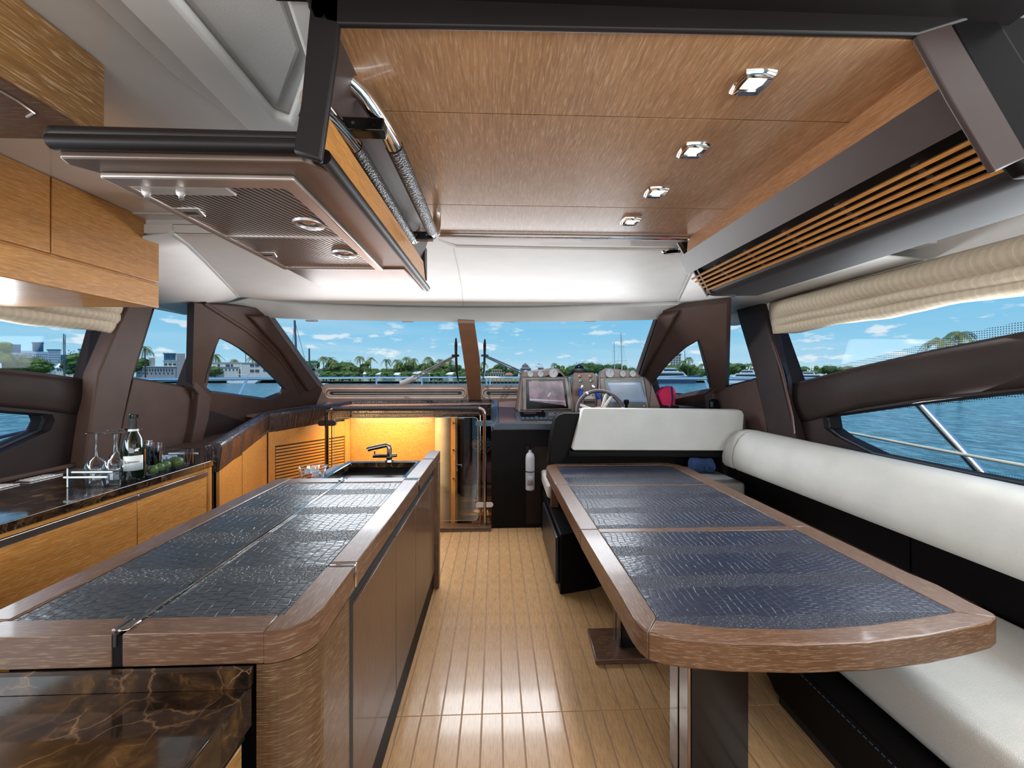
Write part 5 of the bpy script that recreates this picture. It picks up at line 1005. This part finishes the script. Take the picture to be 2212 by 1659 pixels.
# =====================================================================  GLASS GATE
gt = T('glass_gate', 'glass panel in a chrome tube frame with black leather top, guarding the stairwell', 'railing', (-.85,3.97,0))
YG = 3.975; xl = aY(706,900,YG).x; xrr = aY(1047.5,900,YG).x; ztop = H-(882-812)*YG/F; zb0 = .036; rr = .06
a1 = [Vector((xl,YG,zb0)), Vector((xl,YG,ztop-rr))]+[Vector((xl+rr-rr*math.cos(t_),YG,ztop-rr+rr*math.sin(t_))) for t_ in [math.pi/2*k/6 for k in range(1,7)]]
a2 = [Vector((xl+rr+xrr-rr-p.x,YG,p.z)) for p in a1]
for p_ in (a1,a2): MB().tube(p_, .018, 14).build('chrome_post', M['chrome_dark'], gt)
MB().tube([(xl+rr,YG,ztop),((xl+xrr)/2,YG,ztop),(xrr-rr,YG,ztop)], .0215, 14).build('leather_sleeve', leather('gate_leather', (.012,.010,.012), .35, 90, .5), gt)
gp = [Vector((p[0],YG,p[1])) for p in rrect((xl+xrr)/2, .565, xrr-xl-.13, .98, .035)]
MB().slab(gp, (0,.008,0)).build('glass_pane', M['clear'], gt)
MB().tube([p+Vector((0,.004,0)) for p in gp], .0028, 6, closed=True).build('glass_edge', plain('glass_edge', (.42,.50,.46), .2), gt)
MB().tube([(xl+.045,YG,zb0),(xl+.045,YG,ztop-.07),(xl+.06,YG,ztop-.045),(xrr-.06,YG,ztop-.045),(xrr-.045,YG,ztop-.07),(xrr-.045,YG,zb0)], .006, 8).build('inner_tube', M['chrome_dark'], gt)
for x_, z_, mt in ((xl+.005,aY(0,917,YG).z,M['chrome_dark']),(xrr-.005,aY(0,919,YG).z,M['chrome_dark']),(xrr-.005,aY(0,1102,YG).z,M['chrome_dark']),(xl+.005,aY(0,1102,YG).z,M['chrome_dark'])):
    w_ = .085; MB().slab([Vector((p[0],YG-.012,p[1])) for p in rrect(x_, z_, w_*2, .052, .025)], (0,.032,0)).build('clamp', mt, gt, bevel=.005)
# =====================================================================  OUTSIDE
ZW = -1.7
BX(-4000,4000,-400,6000,ZW-.2,ZW).build('water', M['water'], kind='stuff', label='rippled blue sea water around the boat', cat='water')
def G(px, Y): v_ = aY(px, 812, Y); return v_.x, v_.y
def ztop_(y, Y): return H+(812-y)*Y/F
grass = plain('lawn', (.13,.20,.05), .9, var=.3); sand = plain('seawall', (.16,.13,.10), .9, var=.3)
def shore(pxs, Y, depth, z, name, lab):
    f_ = [G(p,Y) for p in pxs]; b_ = [(x*(1+depth/Y), y*(1+depth/Y)) for x, y in f_]
    t = T(name, lab, 'shore', (f_[0][0],f_[0][1],ZW))
    MB().prism(f_+b_[::-1], ZW, z).build('lawn', grass, t)
    MB().prism(f_+[(x*1.004,y*1.004-.0) for x,y in f_][::-1], ZW, z+.15).build('seawall', sand, t)
shore([-900,-300,200,450,680], 190, 150, -.2, 'shoreline', 'low green shoreline with seawall seen through the left windows')
shore([680,800,950,1120,1300,1410], 175, 180, -.9, 'shoreline', 'wooded shoreline across the water in the windscreen')
shore([1410,1560,1700,1900], 190, 150, -.9, 'shoreline', 'shoreline beyond the moored yachts on the right')
leaf = []
for c in ((.05,.11,.025),(.085,.15,.03),(.13,.19,.04)):
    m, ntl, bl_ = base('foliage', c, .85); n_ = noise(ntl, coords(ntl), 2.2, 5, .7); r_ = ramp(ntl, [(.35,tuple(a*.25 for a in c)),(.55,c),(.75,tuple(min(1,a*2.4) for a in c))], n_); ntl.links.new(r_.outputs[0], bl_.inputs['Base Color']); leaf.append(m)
bark = plain('bark', (.14,.11,.08), .9)
def crown(seed, n, rx, rz, flat=1):
    R = random.Random(seed); mb = MB()
    for k in range(n):
        a = R.random()*6.28; q_ = R.random()**.5; c = Vector((rx*.62*q_*math.cos(a), rx*.62*q_*math.sin(a), rz*(.9+.55*R.random()-.45*q_*q_))); r_ = rx*(.30+.22*R.random())
        m_, nn_ = 7, 10; vs = []
        for i in range(m_+1):
            for j in range(nn_):
                th_ = math.pi*i/m_; ph_ = 2*math.pi*j/nn_; rr_ = r_*(1+.30*(R.random()-.5)*(1 if 0 < i < m_ else 0)); vs.append(c+Vector((rr_*math.sin(th_)*math.cos(ph_), rr_*math.sin(th_)*math.sin(ph_), -rr_*math.cos(th_)*flat)))
        mb.add(vs, [(i*nn_+j, i*nn_+(j+1)%nn_, (i+1)*nn_+(j+1)%nn_, (i+1)*nn_+j) for i in range(m_) for j in range(nn_)])
        for _ in range(46):
            d = Vector((R.gauss(0,1),R.gauss(0,1),R.gauss(0,1))).normalized(); p = c+d*r_*(.95+.25*R.random()); u = d.orthogonal().normalized()*r_*.17; w_ = Vector((R.gauss(0,1),R.gauss(0,1),R.gauss(0,1))).normalized()*r_*.2; mb.add([p,p+u,p+w_],[(0,1,2)])
    return mb
trees = []
for k in range(5):
    t = T('broadleaf_tree', 'dense green shoreline tree', 'tree', (0,0,-50), 'broadleaf trees along the shore'); sp_ = [(12,4.0,5.4,.8),(14,5.0,4.6,.7),(10,3.2,6.2,1),(12,4.4,4.9,.8),(16,6.2,4.0,.6)][k]
    mb = crown(k+3, sp_[0], sp_[1], sp_[2], sp_[3]); 
    for v_ in mb.v: v_.z -= 50
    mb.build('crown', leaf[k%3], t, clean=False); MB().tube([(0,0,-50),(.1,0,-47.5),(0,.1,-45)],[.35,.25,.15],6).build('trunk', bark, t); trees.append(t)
palms = []
for k in range(3):
    R = random.Random(40+k); t = T('palm_tree', 'coconut palm', 'palm', (0,0,-50), 'palms along the shore'); h_ = 8.2+.8*k; lean = (R.random()-.5)*1.6
    MB().tube([(0,0,-50),(lean*.3,0,-50+h_*.5),(lean,0,-50+h_)],[.26,.18,.15],7).build('trunk', bark, t); mb = MB(); top = Vector((lean,0,-50+h_))
    for j in range(17):
        a = j*2.4+R.random()*.4; el = .95-1.5*R.random(); Lf = 2.3+.5*R.random(); d = Vector((math.cos(a)*math.cos(el), math.sin(a)*math.cos(el), math.sin(el))); side = Vector((-math.sin(a),math.cos(a),0)); prev = None
        pts_ = [top+d*Lf*u+Vector((0,0,-1.15*Lf*u*u*.75)) for u in [i/7 for i in range(8)]]
        for i in range(7):
            w0 = .07; mb.add([pts_[i]-side*w0,pts_[i]+side*w0,pts_[i+1]],[(0,1,2)])
            for sgn in (-1,1):
                for f_ in (0,.5):
                    p = pts_[i].lerp(pts_[i+1], f_); tip = p+side*sgn*(.62-.05*abs(i-3))+(pts_[i+1]-pts_[i])*.8+Vector((0,0,-.28)); mb.add([p, p+(pts_[i+1]-pts_[i])*.42, tip],[(0,1,2)])
    mb.build('fronds', plain('palm_frond', (.16,.20,.05), .7, var=.4), t, clean=False); palms.append(t)
used = set()
def place(proto, px, Y, ytop, zg, lab, hnat):
    hnat = HN[proto.name]
    x, y = G(px, Y); h_ = ztop_(ytop, Y)-zg; s_ = h_/hnat
    if proto.name not in used: used.add(proto.name); o = proto; o.location = (x,y,zg); o.scale = (s_,)*3; o.rotation_euler = (0,0,random.random()*6); o['label'] = lab
    else:
        o = copytree(proto, None, (0,0,0), random.random()*6, s_, lab); o.location = (x,y,zg)
    return o
HN = {t.name: (lambda zs: sorted(zs)[-max(1,len(zs)//60)])([v.co.z+0 for c_ in t.children for v in c_.data.vertices]) for t in trees+palms}
TH = [9.2,8.2,10.5,8.6,7.4]
R = random.Random(5); px = 684; cl = 'dense broadleaf tree in the tree line across the water'; 
while px < 1108:
    k = R.choice((0,1,3,2)); place(trees[k], px, 186+R.random()*12, 781+R.random()*16-(4 if 850 < px < 1000 else 0), -.9, 'dense broadleaf tree in the tree line, left windscreen pane' if px < 1010 else 'broadleaf tree behind the cream villa', TH[k]); px += 15+R.random()*6
for px in (705,733,762,800,842,885,925,955,990): place(trees[4], px, 180, 800, -.9, 'low bushy tree at the foot of the windscreen tree line', 7.4)
for px, yt in ((1205,789),(1216,790),(1240,790),(1258,786),(1268,783),(1280,789),(1292,786),(1322,786),(1337,786),(1349,789),(1362,794),(1225,797),(1250,797),(1272,796),(1308,796)): k = R.choice((0,1,2)); place(trees[k], px, 190, yt, -.9, 'broadleaf tree across the water above the helm screens', TH[k])
for px, yt in ((1441,788),(1455,790),(1475,786),(1500,787),(1512,796),(1527,796),(1490,794)): k = R.choice((0,1,2)); place(trees[k], px, 200, yt, -.9, 'green tree seen through the right quarter window', TH[k])
for px, yt in ((1560,786),(1575,783),(1588,785),(1603,785),(1618,785),(1632,786),(1645,788)): k = R.choice((1,3,2)); place(trees[k], px, 215, yt, -.9, 'tree behind the white yacht, second right window', TH[k])
for px, yt in ((1722,790),(1742,791),(1765,790),(1790,789),(1815,792),(1840,790)): k = R.choice((1,0,2)); place(trees[k], px, 235, yt, -.9, 'distant tree low in the large right window', TH[k])
for px, Yt, yt, k, lab in ((75,200,771,4,'large round flat-topped tree before the skyline in the left window'),(5,190,743,2,'tall dark tree at the left edge of the picture'),(185,185,765,1,'bright green tree beside the left pillar in front of the skyline'),(170,180,782,3,'low green shrub tree beside the white-roofed house'),(302,195,775,3,'dark green tree left of the grey apartment building'),(465,190,792,1,'green bush in front of the pale apartment house'),(668,188,779,0,'green tree behind the pale house at the left edge of the windscreen')): place(trees[k], px, Yt, yt, -.2, lab, TH[k])
for px, yt in ((699,771),(714,772),(721,778),(778.5,770),(800,772),(836,776),(858,777),(877,771),(893,774),(924,771),(951,776),(972,777),(790,792),(880,786),(917,789),(757,789)): place(palms[R.choice((0,1,2))], px, 180+R.random()*6, yt, -.9, 'coconut palm rising out of the tree line in the windscreen', 10.5)
for px, Yt, yt, zg, lab in ((314,185,750,-.2,'palm beside the left pillar above the grey apartments'),(466,215,766,-.2,'palm behind the pale apartment roof at the left of the quarter window'),(507,215,777,-.2,'small palm behind the middle of the pale apartment roof'),(546,215,770,-.2,'palm behind the right end of the pale apartment roof'),(14,185,766,-.2,'small palm in the left window next to the picture edge'),(1486,195,771,-.9,'tall palm in the middle of the right quarter window'),(1474,196,778,-.9,'shorter palm left of the tall one in the right quarter window'),(1517,190,785,-.9,'palm at the right side of the right quarter window'),(1198,190,784,-.9,'palm standing left of the compass dome'),(2027,60,727,-1.5,'green palm crown just above the sill in the large right window'),(2074,58,711,-1.5,'taller palm crown above the sill in the large right window'),(1046,178,782,-.9,'palm at the foot of the mullion beside the villa')): place(palms[R.choice((0,1,2))], px, Yt, yt, zg, lab, 10.5)
xi_, yi_ = G(2050,60); MB().lathe([(3.5,0),(3,.25),(1,.3)], (xi_,yi_,ZW), 24).build('islet', grass, label='small grassy islet under the two palms on the right', cat='islet')
# ---- buildings
cols = {'white': plain('house_white', (.62,.60,.56), .7), 'cream': plain('house_cream', (.50,.40,.27), .7), 'grey': plain('house_grey', (.34,.33,.34), .7), 'green': plain('house_green', (.42,.47,.40), .7), 'blueg': plain('tower_blue', (.035,.13,.24), .25), 'pale': plain('tower_pale', (.38,.46,.56), .6), 'roofw': plain('roof_white', (.85,.85,.86), .6), 'red': plain('roof_red', (.42,.13,.07), .7), 'roofg': plain('roof_grey', (.13,.11,.11), .7), 'tan': plain('tower_tan', (.46,.42,.38), .7)}
wing = plain('win_dark', (.03,.055,.075), .15)
wcache = {}
def bld(name, lab, px0, px1, ytop, Y, col, wins=(), roof=None, cat='building', zg=-.9, depth=.03):
    a = G(px0,Y); b2 = G(px1,Y); z1_ = ztop_(ytop,Y); t = T(name, lab, cat, ((a[0]+b2[0])/2,Y,zg))
    pl_ = [a,b2,(b2[0]*(1+depth),b2[1]*(1+depth)),(a[0]*(1+depth),a[1]*(1+depth))]
    MB().prism(pl_, zg, z1_).build('wall', cols[col], t)
    sc_ = Y/F
    if roof:
        o_ = 1.2*sc_; q4 = [(a[0]-o_,a[1]-o_),(b2[0]+o_,b2[1]-o_),(b2[0]*(1+depth)+o_,b2[1]*(1+depth)),(a[0]*(1+depth)-o_,a[1]*(1+depth))]
        if roof[1] == 'flat': MB().prism(q4, z1_, z1_+1.1*sc_).build('roof', cols[roof[0]], t)
        else:
            cx_ = sum(p[0] for p in q4)/4; cy_ = sum(p[1] for p in q4)/4; e = .45 if roof[1] == 'hip' else .1
            top_ = [Vector((cx_+(p[0]-cx_)*e, cy_+(p[1]-cy_)*.1, z1_+roof[2]*sc_)) for p in q4]; MB().loft([[Vector((p[0],p[1],z1_)) for p in q4], top_], False).build('roof', cols[roof[0]], t)
    for (wx, wy, ww, wh_) in wins:
        c = aY(wx, wy, Y-.06); key = (round(ww*sc_,2), round(wh_*sc_,2))
        if key in wcache: o = wcache[key].copy(); COL.objects.link(o)
        else: o = MB().box(-ww*sc_/2,ww*sc_/2,-.12,.0,-wh_*sc_/2,wh_*sc_/2).build('window', wing); wcache[key] = o.copy(); wcache[key].name = 'win_src'
        if o.name.startswith('win_src'): o.name = 'window'
        o.parent = t; o.location = c-Vector(t.location)
    return t
def wr(x0, x1, n, ys, w, h): return [(x0+(x1-x0)*i/(max(1,n-1)), y, w, h) for y in ys for i in range(n)]
bld('skyscraper','blue glass tower with curved top at the far left of the skyline',14,45,747,900,'blueg',wr(18,41,5,(752,758,764),.7,4),cat='tower',zg=-1)
bld('skyscraper','blue-grey glass tower, tallest in the left skyline',70,94,743,950,'blueg',wr(74,90,4,(749,756),.8,5),('pale','flat'),cat='tower',zg=-1)
bld('office_block','pale office block below the curved blue tower',23,46,764,800,'pale',wr(25,44,6,(768,773,778),1.6,2.2),zg=-1)
bld('office_block','pale office block between the two blue towers',45,72,760,810,'pale',wr(47,70,7,(764,769,774,779),1.5,2),zg=-1)
bld('office_block','white office block under the tallest tower',72,103,762,805,'pale',wr(75,101,7,(766,771,776),1.8,2),zg=-1)
bld('apartment_tower','pale apartment tower left of the mast in the left window',103,131,758,790,'pale',wr(106,129,8,(762,767,772,777,782),1.2,2),('roofg','flat'),zg=-1)
bld('apartment_tower','dark blue apartment block right of the mast in the left window',131,160,768,780,'blueg',wr(133,158,8,(772,777,782),1,2.4),zg=-1)
bld('office_block','blue glass block partly behind the bright green tree',163,182,768,770,'blueg',wr(165,180,4,(773,778),1.5,2),zg=-1)
bld('apartment_tower','pale tower with flat roof behind the bright green tree',170,197,757,860,'pale',wr(173,195,6,(761,766),2,2),('roofg','flat'),zg=-1)
bld('house','long low house with white roof in the left window',120,170,795,188,'white',wr(125,165,8,(799,),3,3),('roofw','hip',9),zg=-.2)
bld('apartment_building','grey waterfront apartment building, lower wing',294,380,793,192,'grey',wr(299,372,13,(799,),2.4,4.5)+wr(300,372,9,(806,),3,2),('white','flat'),zg=-.2)
bld('apartment_building','grey waterfront building with balcony windows, upper block',353,381,781,193.5,'white',wr(358,377,3,(787,),6,4),('white','flat'),zg=-.2)
bld('penthouse_block','small glazed penthouse block on the grey waterfront building',354,380,765,196,'blueg',[(362,770,9,5),(373,770,7,5)],('grey','flat'),zg=-.2)
bld('stair_tower','tall blank grey stair tower beside the penthouse block',381,400,765,192,'grey',(),zg=-.2)
bld('stair_tower','small blank grey rooftop block beside the left palm',322,335,774,195,'grey',(),zg=-.2)
bld('apartment_house','pale two-storey apartment house with flat roof, left half of quarter window',452,516,794,190,'white',wr(472,512,6,(798.5,),2.4,3.6),('grey','flat'),zg=-.2)
bld('apartment_house','set-back upper storey of the pale apartment house',458,520,784.5,196,'white',[(472.5,790,4,6),(492,790,8,5),(501,790,4,5)],('grey','flat'),zg=-.2)
bld('apartment_house','grey-white two-storey house with paired windows, right half of quarter window',521,600,785,189,'white',[(544.5,789,8,5),(555.5,789,8,5),(544.5,801,8,5),(555.5,801,8,5),(571.5,800,5,3.5),(590,800,6,3.5)],('grey','flat'),zg=-.2)
bld('house','pale green two-storey house at the left foot of the windscreen',660,684,787,186,'green',wr(666,681,4,(791,799),2,3),('white','flat'))
bld('house','small cream house next to the pale green one',685,697,798,184,'cream',[(689,803,3,3)],('roofw','flat'))
for a, b2, yt, lab in ((811,848,809,'long white-roofed boathouse at the centre of the tree line'),(850,870,810,'small white-roofed house right of the long boathouse'),(889,929,807,'white-roofed house behind the left wiper arm'),(785,797,808,'tiny white-roofed shed left of the boathouse'),(963,990,809,'pale house with white roof beside the mullion')):
    bld('boathouse',lab,a,b2,yt,178,'white',wr(a+4,b2-4,max(2,int((b2-a)/8)),(yt+4,),2.5,2.5),('roofw','hip',5),cat='house')
bld('villa','cream villa with balcony and dark windows right of the mullion',1053,1089,806,178,'cream',wr(1057,1085,6,(811,),3,4.5),('cream','flat'),cat='villa')
bld('villa','upper floor of the cream villa with dark windows',1062,1084,799,181,'cream',wr(1066,1081,4,(802.5,),3,3.5),('cream','flat'),cat='villa')
bld('house','small house with terracotta roof beside the cream villa',1090,1108,810,178,'cream',wr(1093,1105,3,(814,),3,4),('red','hip',5),cat='house')
bld('pavilion','dark grey pavilion with tiered hip roof behind the left chart screen',1124,1147,797,190,'pale',wr(1127,1145,6,(799,),2,3),('roofg','hip',6),cat='house')
bld('pavilion','upper tier of the dark pavilion roof',1128,1141,790,193,'roofg',wr(1130,1139,4,(792,),1.5,2),('roofg','pyr',6),cat='house')
bld('house','long grey roof between pavilion and yacht superstructure',1122,1160,806,186,'grey',(),('roofg','hip',6),cat='house')
bld('apartment_tower','beige high-rise apartment block seen in the right quarter window',1447,1471,764,420,'tan',wr(1451,1468,4,(768,773,778,783,788),3,2.2),('tan','flat'),cat='tower')
# ---- boats
bw = plain('boat_white', (.80,.80,.80), .25); bd = plain('boat_glass', (.015,.02,.03), .1); bn_ = plain('hull_navy', (.03,.05,.11), .2)
def yacht(lab, px, Y, Lm, s, flip=1, hull=bw, mast=True, rot=0):
    x, y = G(px, Y); t = T('motor_yacht', lab, 'yacht', (0,0,0))
    def pr(poly, w, nm, mt, par=t): MB().prismy([(flip*a*Lm, b*s) for a, b in poly], -w/2, w/2).build(nm, mt, par)
    pr([(-.5,0),(.40,0),(.46,.5),(.53,1.15),(.30,1.0),(-.1,.9),(-.5,.8)], Lm*.22, 'hull', hull)
    pr([(-.42,.85),(.26,1.0),(.18,1.5),(-.36,1.5)], Lm*.19, 'main_cabin', bw); pr([(-.38,1.05),(.20,1.12),(.16,1.38),(-.36,1.38)], Lm*.194, 'cabin_windows', bd)
    pr([(-.44,1.5),(.20,1.5),(.16,1.62),(-.44,1.60)], Lm*.20, 'deck_overhang', bw); pr([(-.26,1.62),(.10,1.62),(.02,2.05),(-.22,2.05)], Lm*.15, 'upper_cabin', bw); pr([(-.22,1.72),(.07,1.72),(.03,1.95),(-.20,1.95)], Lm*.154, 'upper_windows', bd)
    pr([(-.32,2.05),(.06,2.05),(.0,2.17),(-.32,2.15)], Lm*.16, 'hardtop', bw)
    if mast:
        MB().tube([(flip*-.12*Lm,0,2.15*s),(flip*-.17*Lm,0,2.9*s)], [.28,.12], 6).build('radar_mast', bw, t); MB().ball((flip*-.20*Lm,0,2.55*s), .45, (1,1,1), 10, 8).build('radome', bw, t); MB().ball((flip*-.08*Lm,0,2.45*s), .4, (1,1,1), 10, 8).build('radome', bw, t)
    t.location = (x,y,ZW); t.rotation_euler = (0,0,rot); return t
yacht('large white motor yacht with dark hull in the right quarter window',1452,172,22,3.0,1,bn_,False,.1)
yacht('white tri-deck motor yacht in the second right window',1606,182,17,2.7,-1,bw,True,-.5)
yacht('white motor yacht at the edge of the right pillar in the large window',1738,196,16,2.4,-1,bw,True,-.5)
yacht('white yacht superstructure with radomes behind the left chart screen',1172,175,9,3.3,1,bw,True,0)
sb = T('centre_console_boat', 'small white open boat with blue cover moored at the left seawall', 'boat', (0,0,0))
MB().prismy([(-6,0.1),(5.6,0.1),(8.0,2.0),(1.5,1.7),(-6,1.3)], -1.4, 1.4).build('hull', bw, sb); MB().box(-2.8,2.2,-1,1,4.3,4.55).build('t_top', bw, sb)
for a in (-2,1.5): MB().tube([(a,0,1.4),(a,0,4.3)], .08, 6).build('post', M['alu'], sb)
MB().ball((-4.2,0,1.9), 1.0, (1.2,.8,.6), 10, 6).build('cover', plain('cover_blue', (.03,.12,.45), .6), sb); MB().box(-8.0,-6.5,-.5,.5,.3,2.3).build('outboard', bw, sb)
sb.location = (*G(528,176), ZW); sb.scale = (.85,)*3
dk = plain('dock_wood', (.25,.22,.19), .8)
for a, b2, Yd, lab in ((1040,1130,168,'low wooden dock in front of the cream villa'),(870,990,168,'low wooden dock in front of the white-roofed houses')):
    p_ = G(a,Yd); q_ = G(b2,Yd); t = T('dock', lab, 'dock', (p_[0],Yd,ZW)); MB().prism([p_,q_,(q_[0],q_[1]+2),(p_[0],p_[1]+2)], ZW+.8, ZW+1.0).build('deck', dk, t)
    for k in range(12): f_ = k/11; MB().lathe([(.12,0),(.12,2.1)], (p_[0]+(q_[0]-p_[0])*f_, Yd-.1, ZW), 6).build('piling', dk, t)
mastm = plain('mast_dark', (.10,.11,.13), .5); mastw = plain('mast_pale', (.50,.53,.56), .5)
def mast(lab, px0, y0, px1, y1, Y, r, mt, spr=(), stays=()):
    a = aY(px0,y0,Y); b2 = aY(px1,y1,Y); b2.z = ZW+.4; t = T('sailboat_mast', lab, 'mast', b2); MB().tube([b2,a], [r*1.2,r], 7).build('mast', mt, t)
    MB().prismy([(b2.x-4,ZW),(b2.x+4,ZW),(b2.x+5,ZW+1.1),(b2.x-4,ZW+.9)], b2.y-1, b2.y+1).build('hull', bw, t)
    for yy, w_ in spr: c = aY(px0+(px1-px0)*(yy-y0)/(y1-y0), yy, Y); MB().tube([c-Vector((w_,0,0)),c+Vector((w_,0,0))], r*.45, 5).build('spreader', mt, t)
    for ex, ey in stays: MB().tube([a, aY(ex,ey,Y)], r*.22, 4).build('stay', mt, t)
mast('tall dark sailboat mast at the upper left of the windscreen',636.5,692,643,815,110,.26,mastm,(),((627,800),(668,812)))
mast('shorter dark mast right of the tall one at the left of the windscreen',668,753,668.5,812,120,.22,mastm)
mast('tall pale sailboat mast right of centre above the helm',1341.5,720,1344,815,150,.17,mastw,((748,1.6),(779,2.0)),((1356,800),(1333,800),(1350,800)))
mast('shorter pale mast left of the tall one above the helm',1326.5,740,1328,815,155,.15,mastw,((758,1.2),(781,1.6)),((1320,800),(1341,720)))
mast('grey sailing mast in front of the skyline in the left window',137.5,721,138,812,160,.15,mastm,(),((129,800),(146,800)))
mast('thin second mast directly right of the grey one in the left window',141,723,140.5,812,165,.12,mastm)
mast('short mast rising behind the pale apartments in the quarter window',530.5,762,531,812,230,.18,mastm)
mast('thin tilted mast in the right quarter window',1479,757,1482,815,230,.16,mastm)
# ---- own boat outside: rails, wipers, foredeck
rmat = plain('rail_steel', (.88,.88,.88), .25, metal=1, var=.02)
br = T('bow_rail', 'polished steel bow rail running round the foredeck outside the windows', 'railing', (0,6,1.0))
path = [Vector((x,y,1.415)) for x,y in ((-3.15,.5),(-3.15,3.0),(-3.05,5.0),(-2.7,7.2),(-1.9,9.4),(-.9,10.8),(-.2,11.1),(.5,10.8),(1.5,9.4),(2.35,7.2),(2.8,5.0),(3.0,3.4))]
sm_ = []
for i in range(len(path)-1):
    for j in range(5):
        u = j/5; p0 = path[max(i-1,0)]; p1 = path[i]; p2 = path[i+1]; p3 = path[min(i+2,len(path)-1)]; sm_.append(.5*((2*p1)+(p2-p0)*u+(2*p0-5*p1+4*p2-p3)*u*u+(3*p1-3*p2+p3-p0)*u**3))
sm_.append(path[-1]); MB().tube(sm_, .020, 10).build('top_rail', rmat, br)
for a, b2 in (((-3.03,5.2),(-2.9,4.6)),((-2.35,8.3),(-2.3,8.15)),((-1.72,9.7),(-1.66,9.6)),((-.75,10.9),(-.72,10.8)),((-.25,11.08),(-.22,11.0)),((-.16,11.08),(-.13,11.0)),((.95,10.3),(.9,10.2)),((2.86,5.6),(2.78,5.05)),((-3.15,2.4),(-3.1,2.1))): MB().tube([(a[0],a[1],1.41),(b2[0],b2[1],.95)], .016, 8).build('stanchion', rmat, br)
sr = T('side_rail', 'thick steel stanchion and thin guard wire outside the lower right window', 'railing', (3.0,2.8,.85))
MB().tube([aX(1978,866,3.05), aX(2000,890,3.05), aX(2118,1020,3.05), aX(2145,1050,3.05)], .028, 12).build('stanchion', rmat, sr)
MB().tube([aX(1760,920,3.0), aX(1788,926,3.0), aX(2000,967,3.0), aX(2212,1006,3.0), aX(2600,1078,3.0)], .011, 8).build('guard_wire', plain('rope_cream', (.72,.66,.56), .5), sr)
sl = T('side_rail', 'thin steel guard rail outside the lower left window', 'railing', (-3.0,2.5,1.0)); MB().tube([aX(-400,1035,-3.1), aX(0,944,-3.1), aX(100,921,-3.1), aX(130,914,-3.1)], .014, 8).build('guard_wire', rmat, sl); MB().tube([(-3.1,1.0,.8),(-3.1,1.1,1.42)], .018, 8).build('stanchion', rmat, sl)
MB().slab([(-2.3,4.95,1.12),(1.9,5.15,1.12),(2.3,7,1.05),(1.2,10,.98),(-.2,11.3,.95),(-1.6,10,.98),(-2.6,7,1.05)], (0,0,-.15)).build('foredeck', plain('gelcoat', (.62,.62,.60), .35), kind='stuff', label='white moulded foredeck beyond the windscreen', cat='deck')
M['warm'] = plain('wiper_grey', (.22,.22,.23), .35)
def wiper(lab, base_, piv, blade, pl, arms):
    t = T('wiper', lab, 'wiper', aP(base_[0],base_[1],pl,.05), 'windscreen wipers')
    for k, (dx, dy) in enumerate(arms): MB().tube([aP(base_[0]+dx*1.0, base_[1]+dy, pl, .05), aP(piv[0], piv[1]+dy*.5, pl, .06)], .009, 8).build('arm', M['warm'], t)
    b0 = aP(base_[0],base_[1],pl,.05); MB().tube([aP(base_[0]-14,base_[1]+5,pl,.04), b0, aP(base_[0]+(16 if piv[0]>base_[0] else -16),base_[1]-8,pl,.05)], .03, 10).build('arm_base', plain('gelcoat_grey', (.45,.45,.45), .3), t)
    MB().tube([aP(x,y,pl,.05) for x,y in blade], [.007,.015,.013,.013,.012,.006], 8).build('blade', M['rubber'], t)
    MB().tube([aP(piv[0]-8,piv[1]+1,pl,.06), aP(piv[0]+8,piv[1]+1,pl,.06)], .012, 8).build('pivot', M['chrome_dark'], t)
wiper('windscreen wiper left of the mullion, blade upright', (880,823), (984,767), [(985,731),(985,745),(985,766),(986,790),(987,806),(990,822)], PWL, ((-4,0),(4,4)))
wiper('windscreen wiper right of the mullion, blade upright', (1150,812), (1047,767), [(1047.5,733),(1047,745),(1047,766),(1046,790),(1045,806),(1043,822)], PWR, ((0,0),(0,6)))

ORD = 'first second third fourth fifth sixth seventh eighth ninth tenth eleventh twelfth thirteenth fourteenth fifteenth sixteenth seventeenth eighteenth nineteenth twentieth twenty-first twenty-second twenty-third twenty-fourth twenty-fifth twenty-sixth twenty-seventh twenty-eighth'.split()
dup_ = {}
for o in S.objects:
    if o.get('category') in ('tree','palm'): dup_.setdefault(o['label'], []).append(o)
for lab, os_ in dup_.items():
    if len(os_) > 1:
        for i, o in enumerate(sorted(os_, key=lambda o: o.location.x/o.location.y)): o['label'] = lab+', '+ORD[i]+' from left'
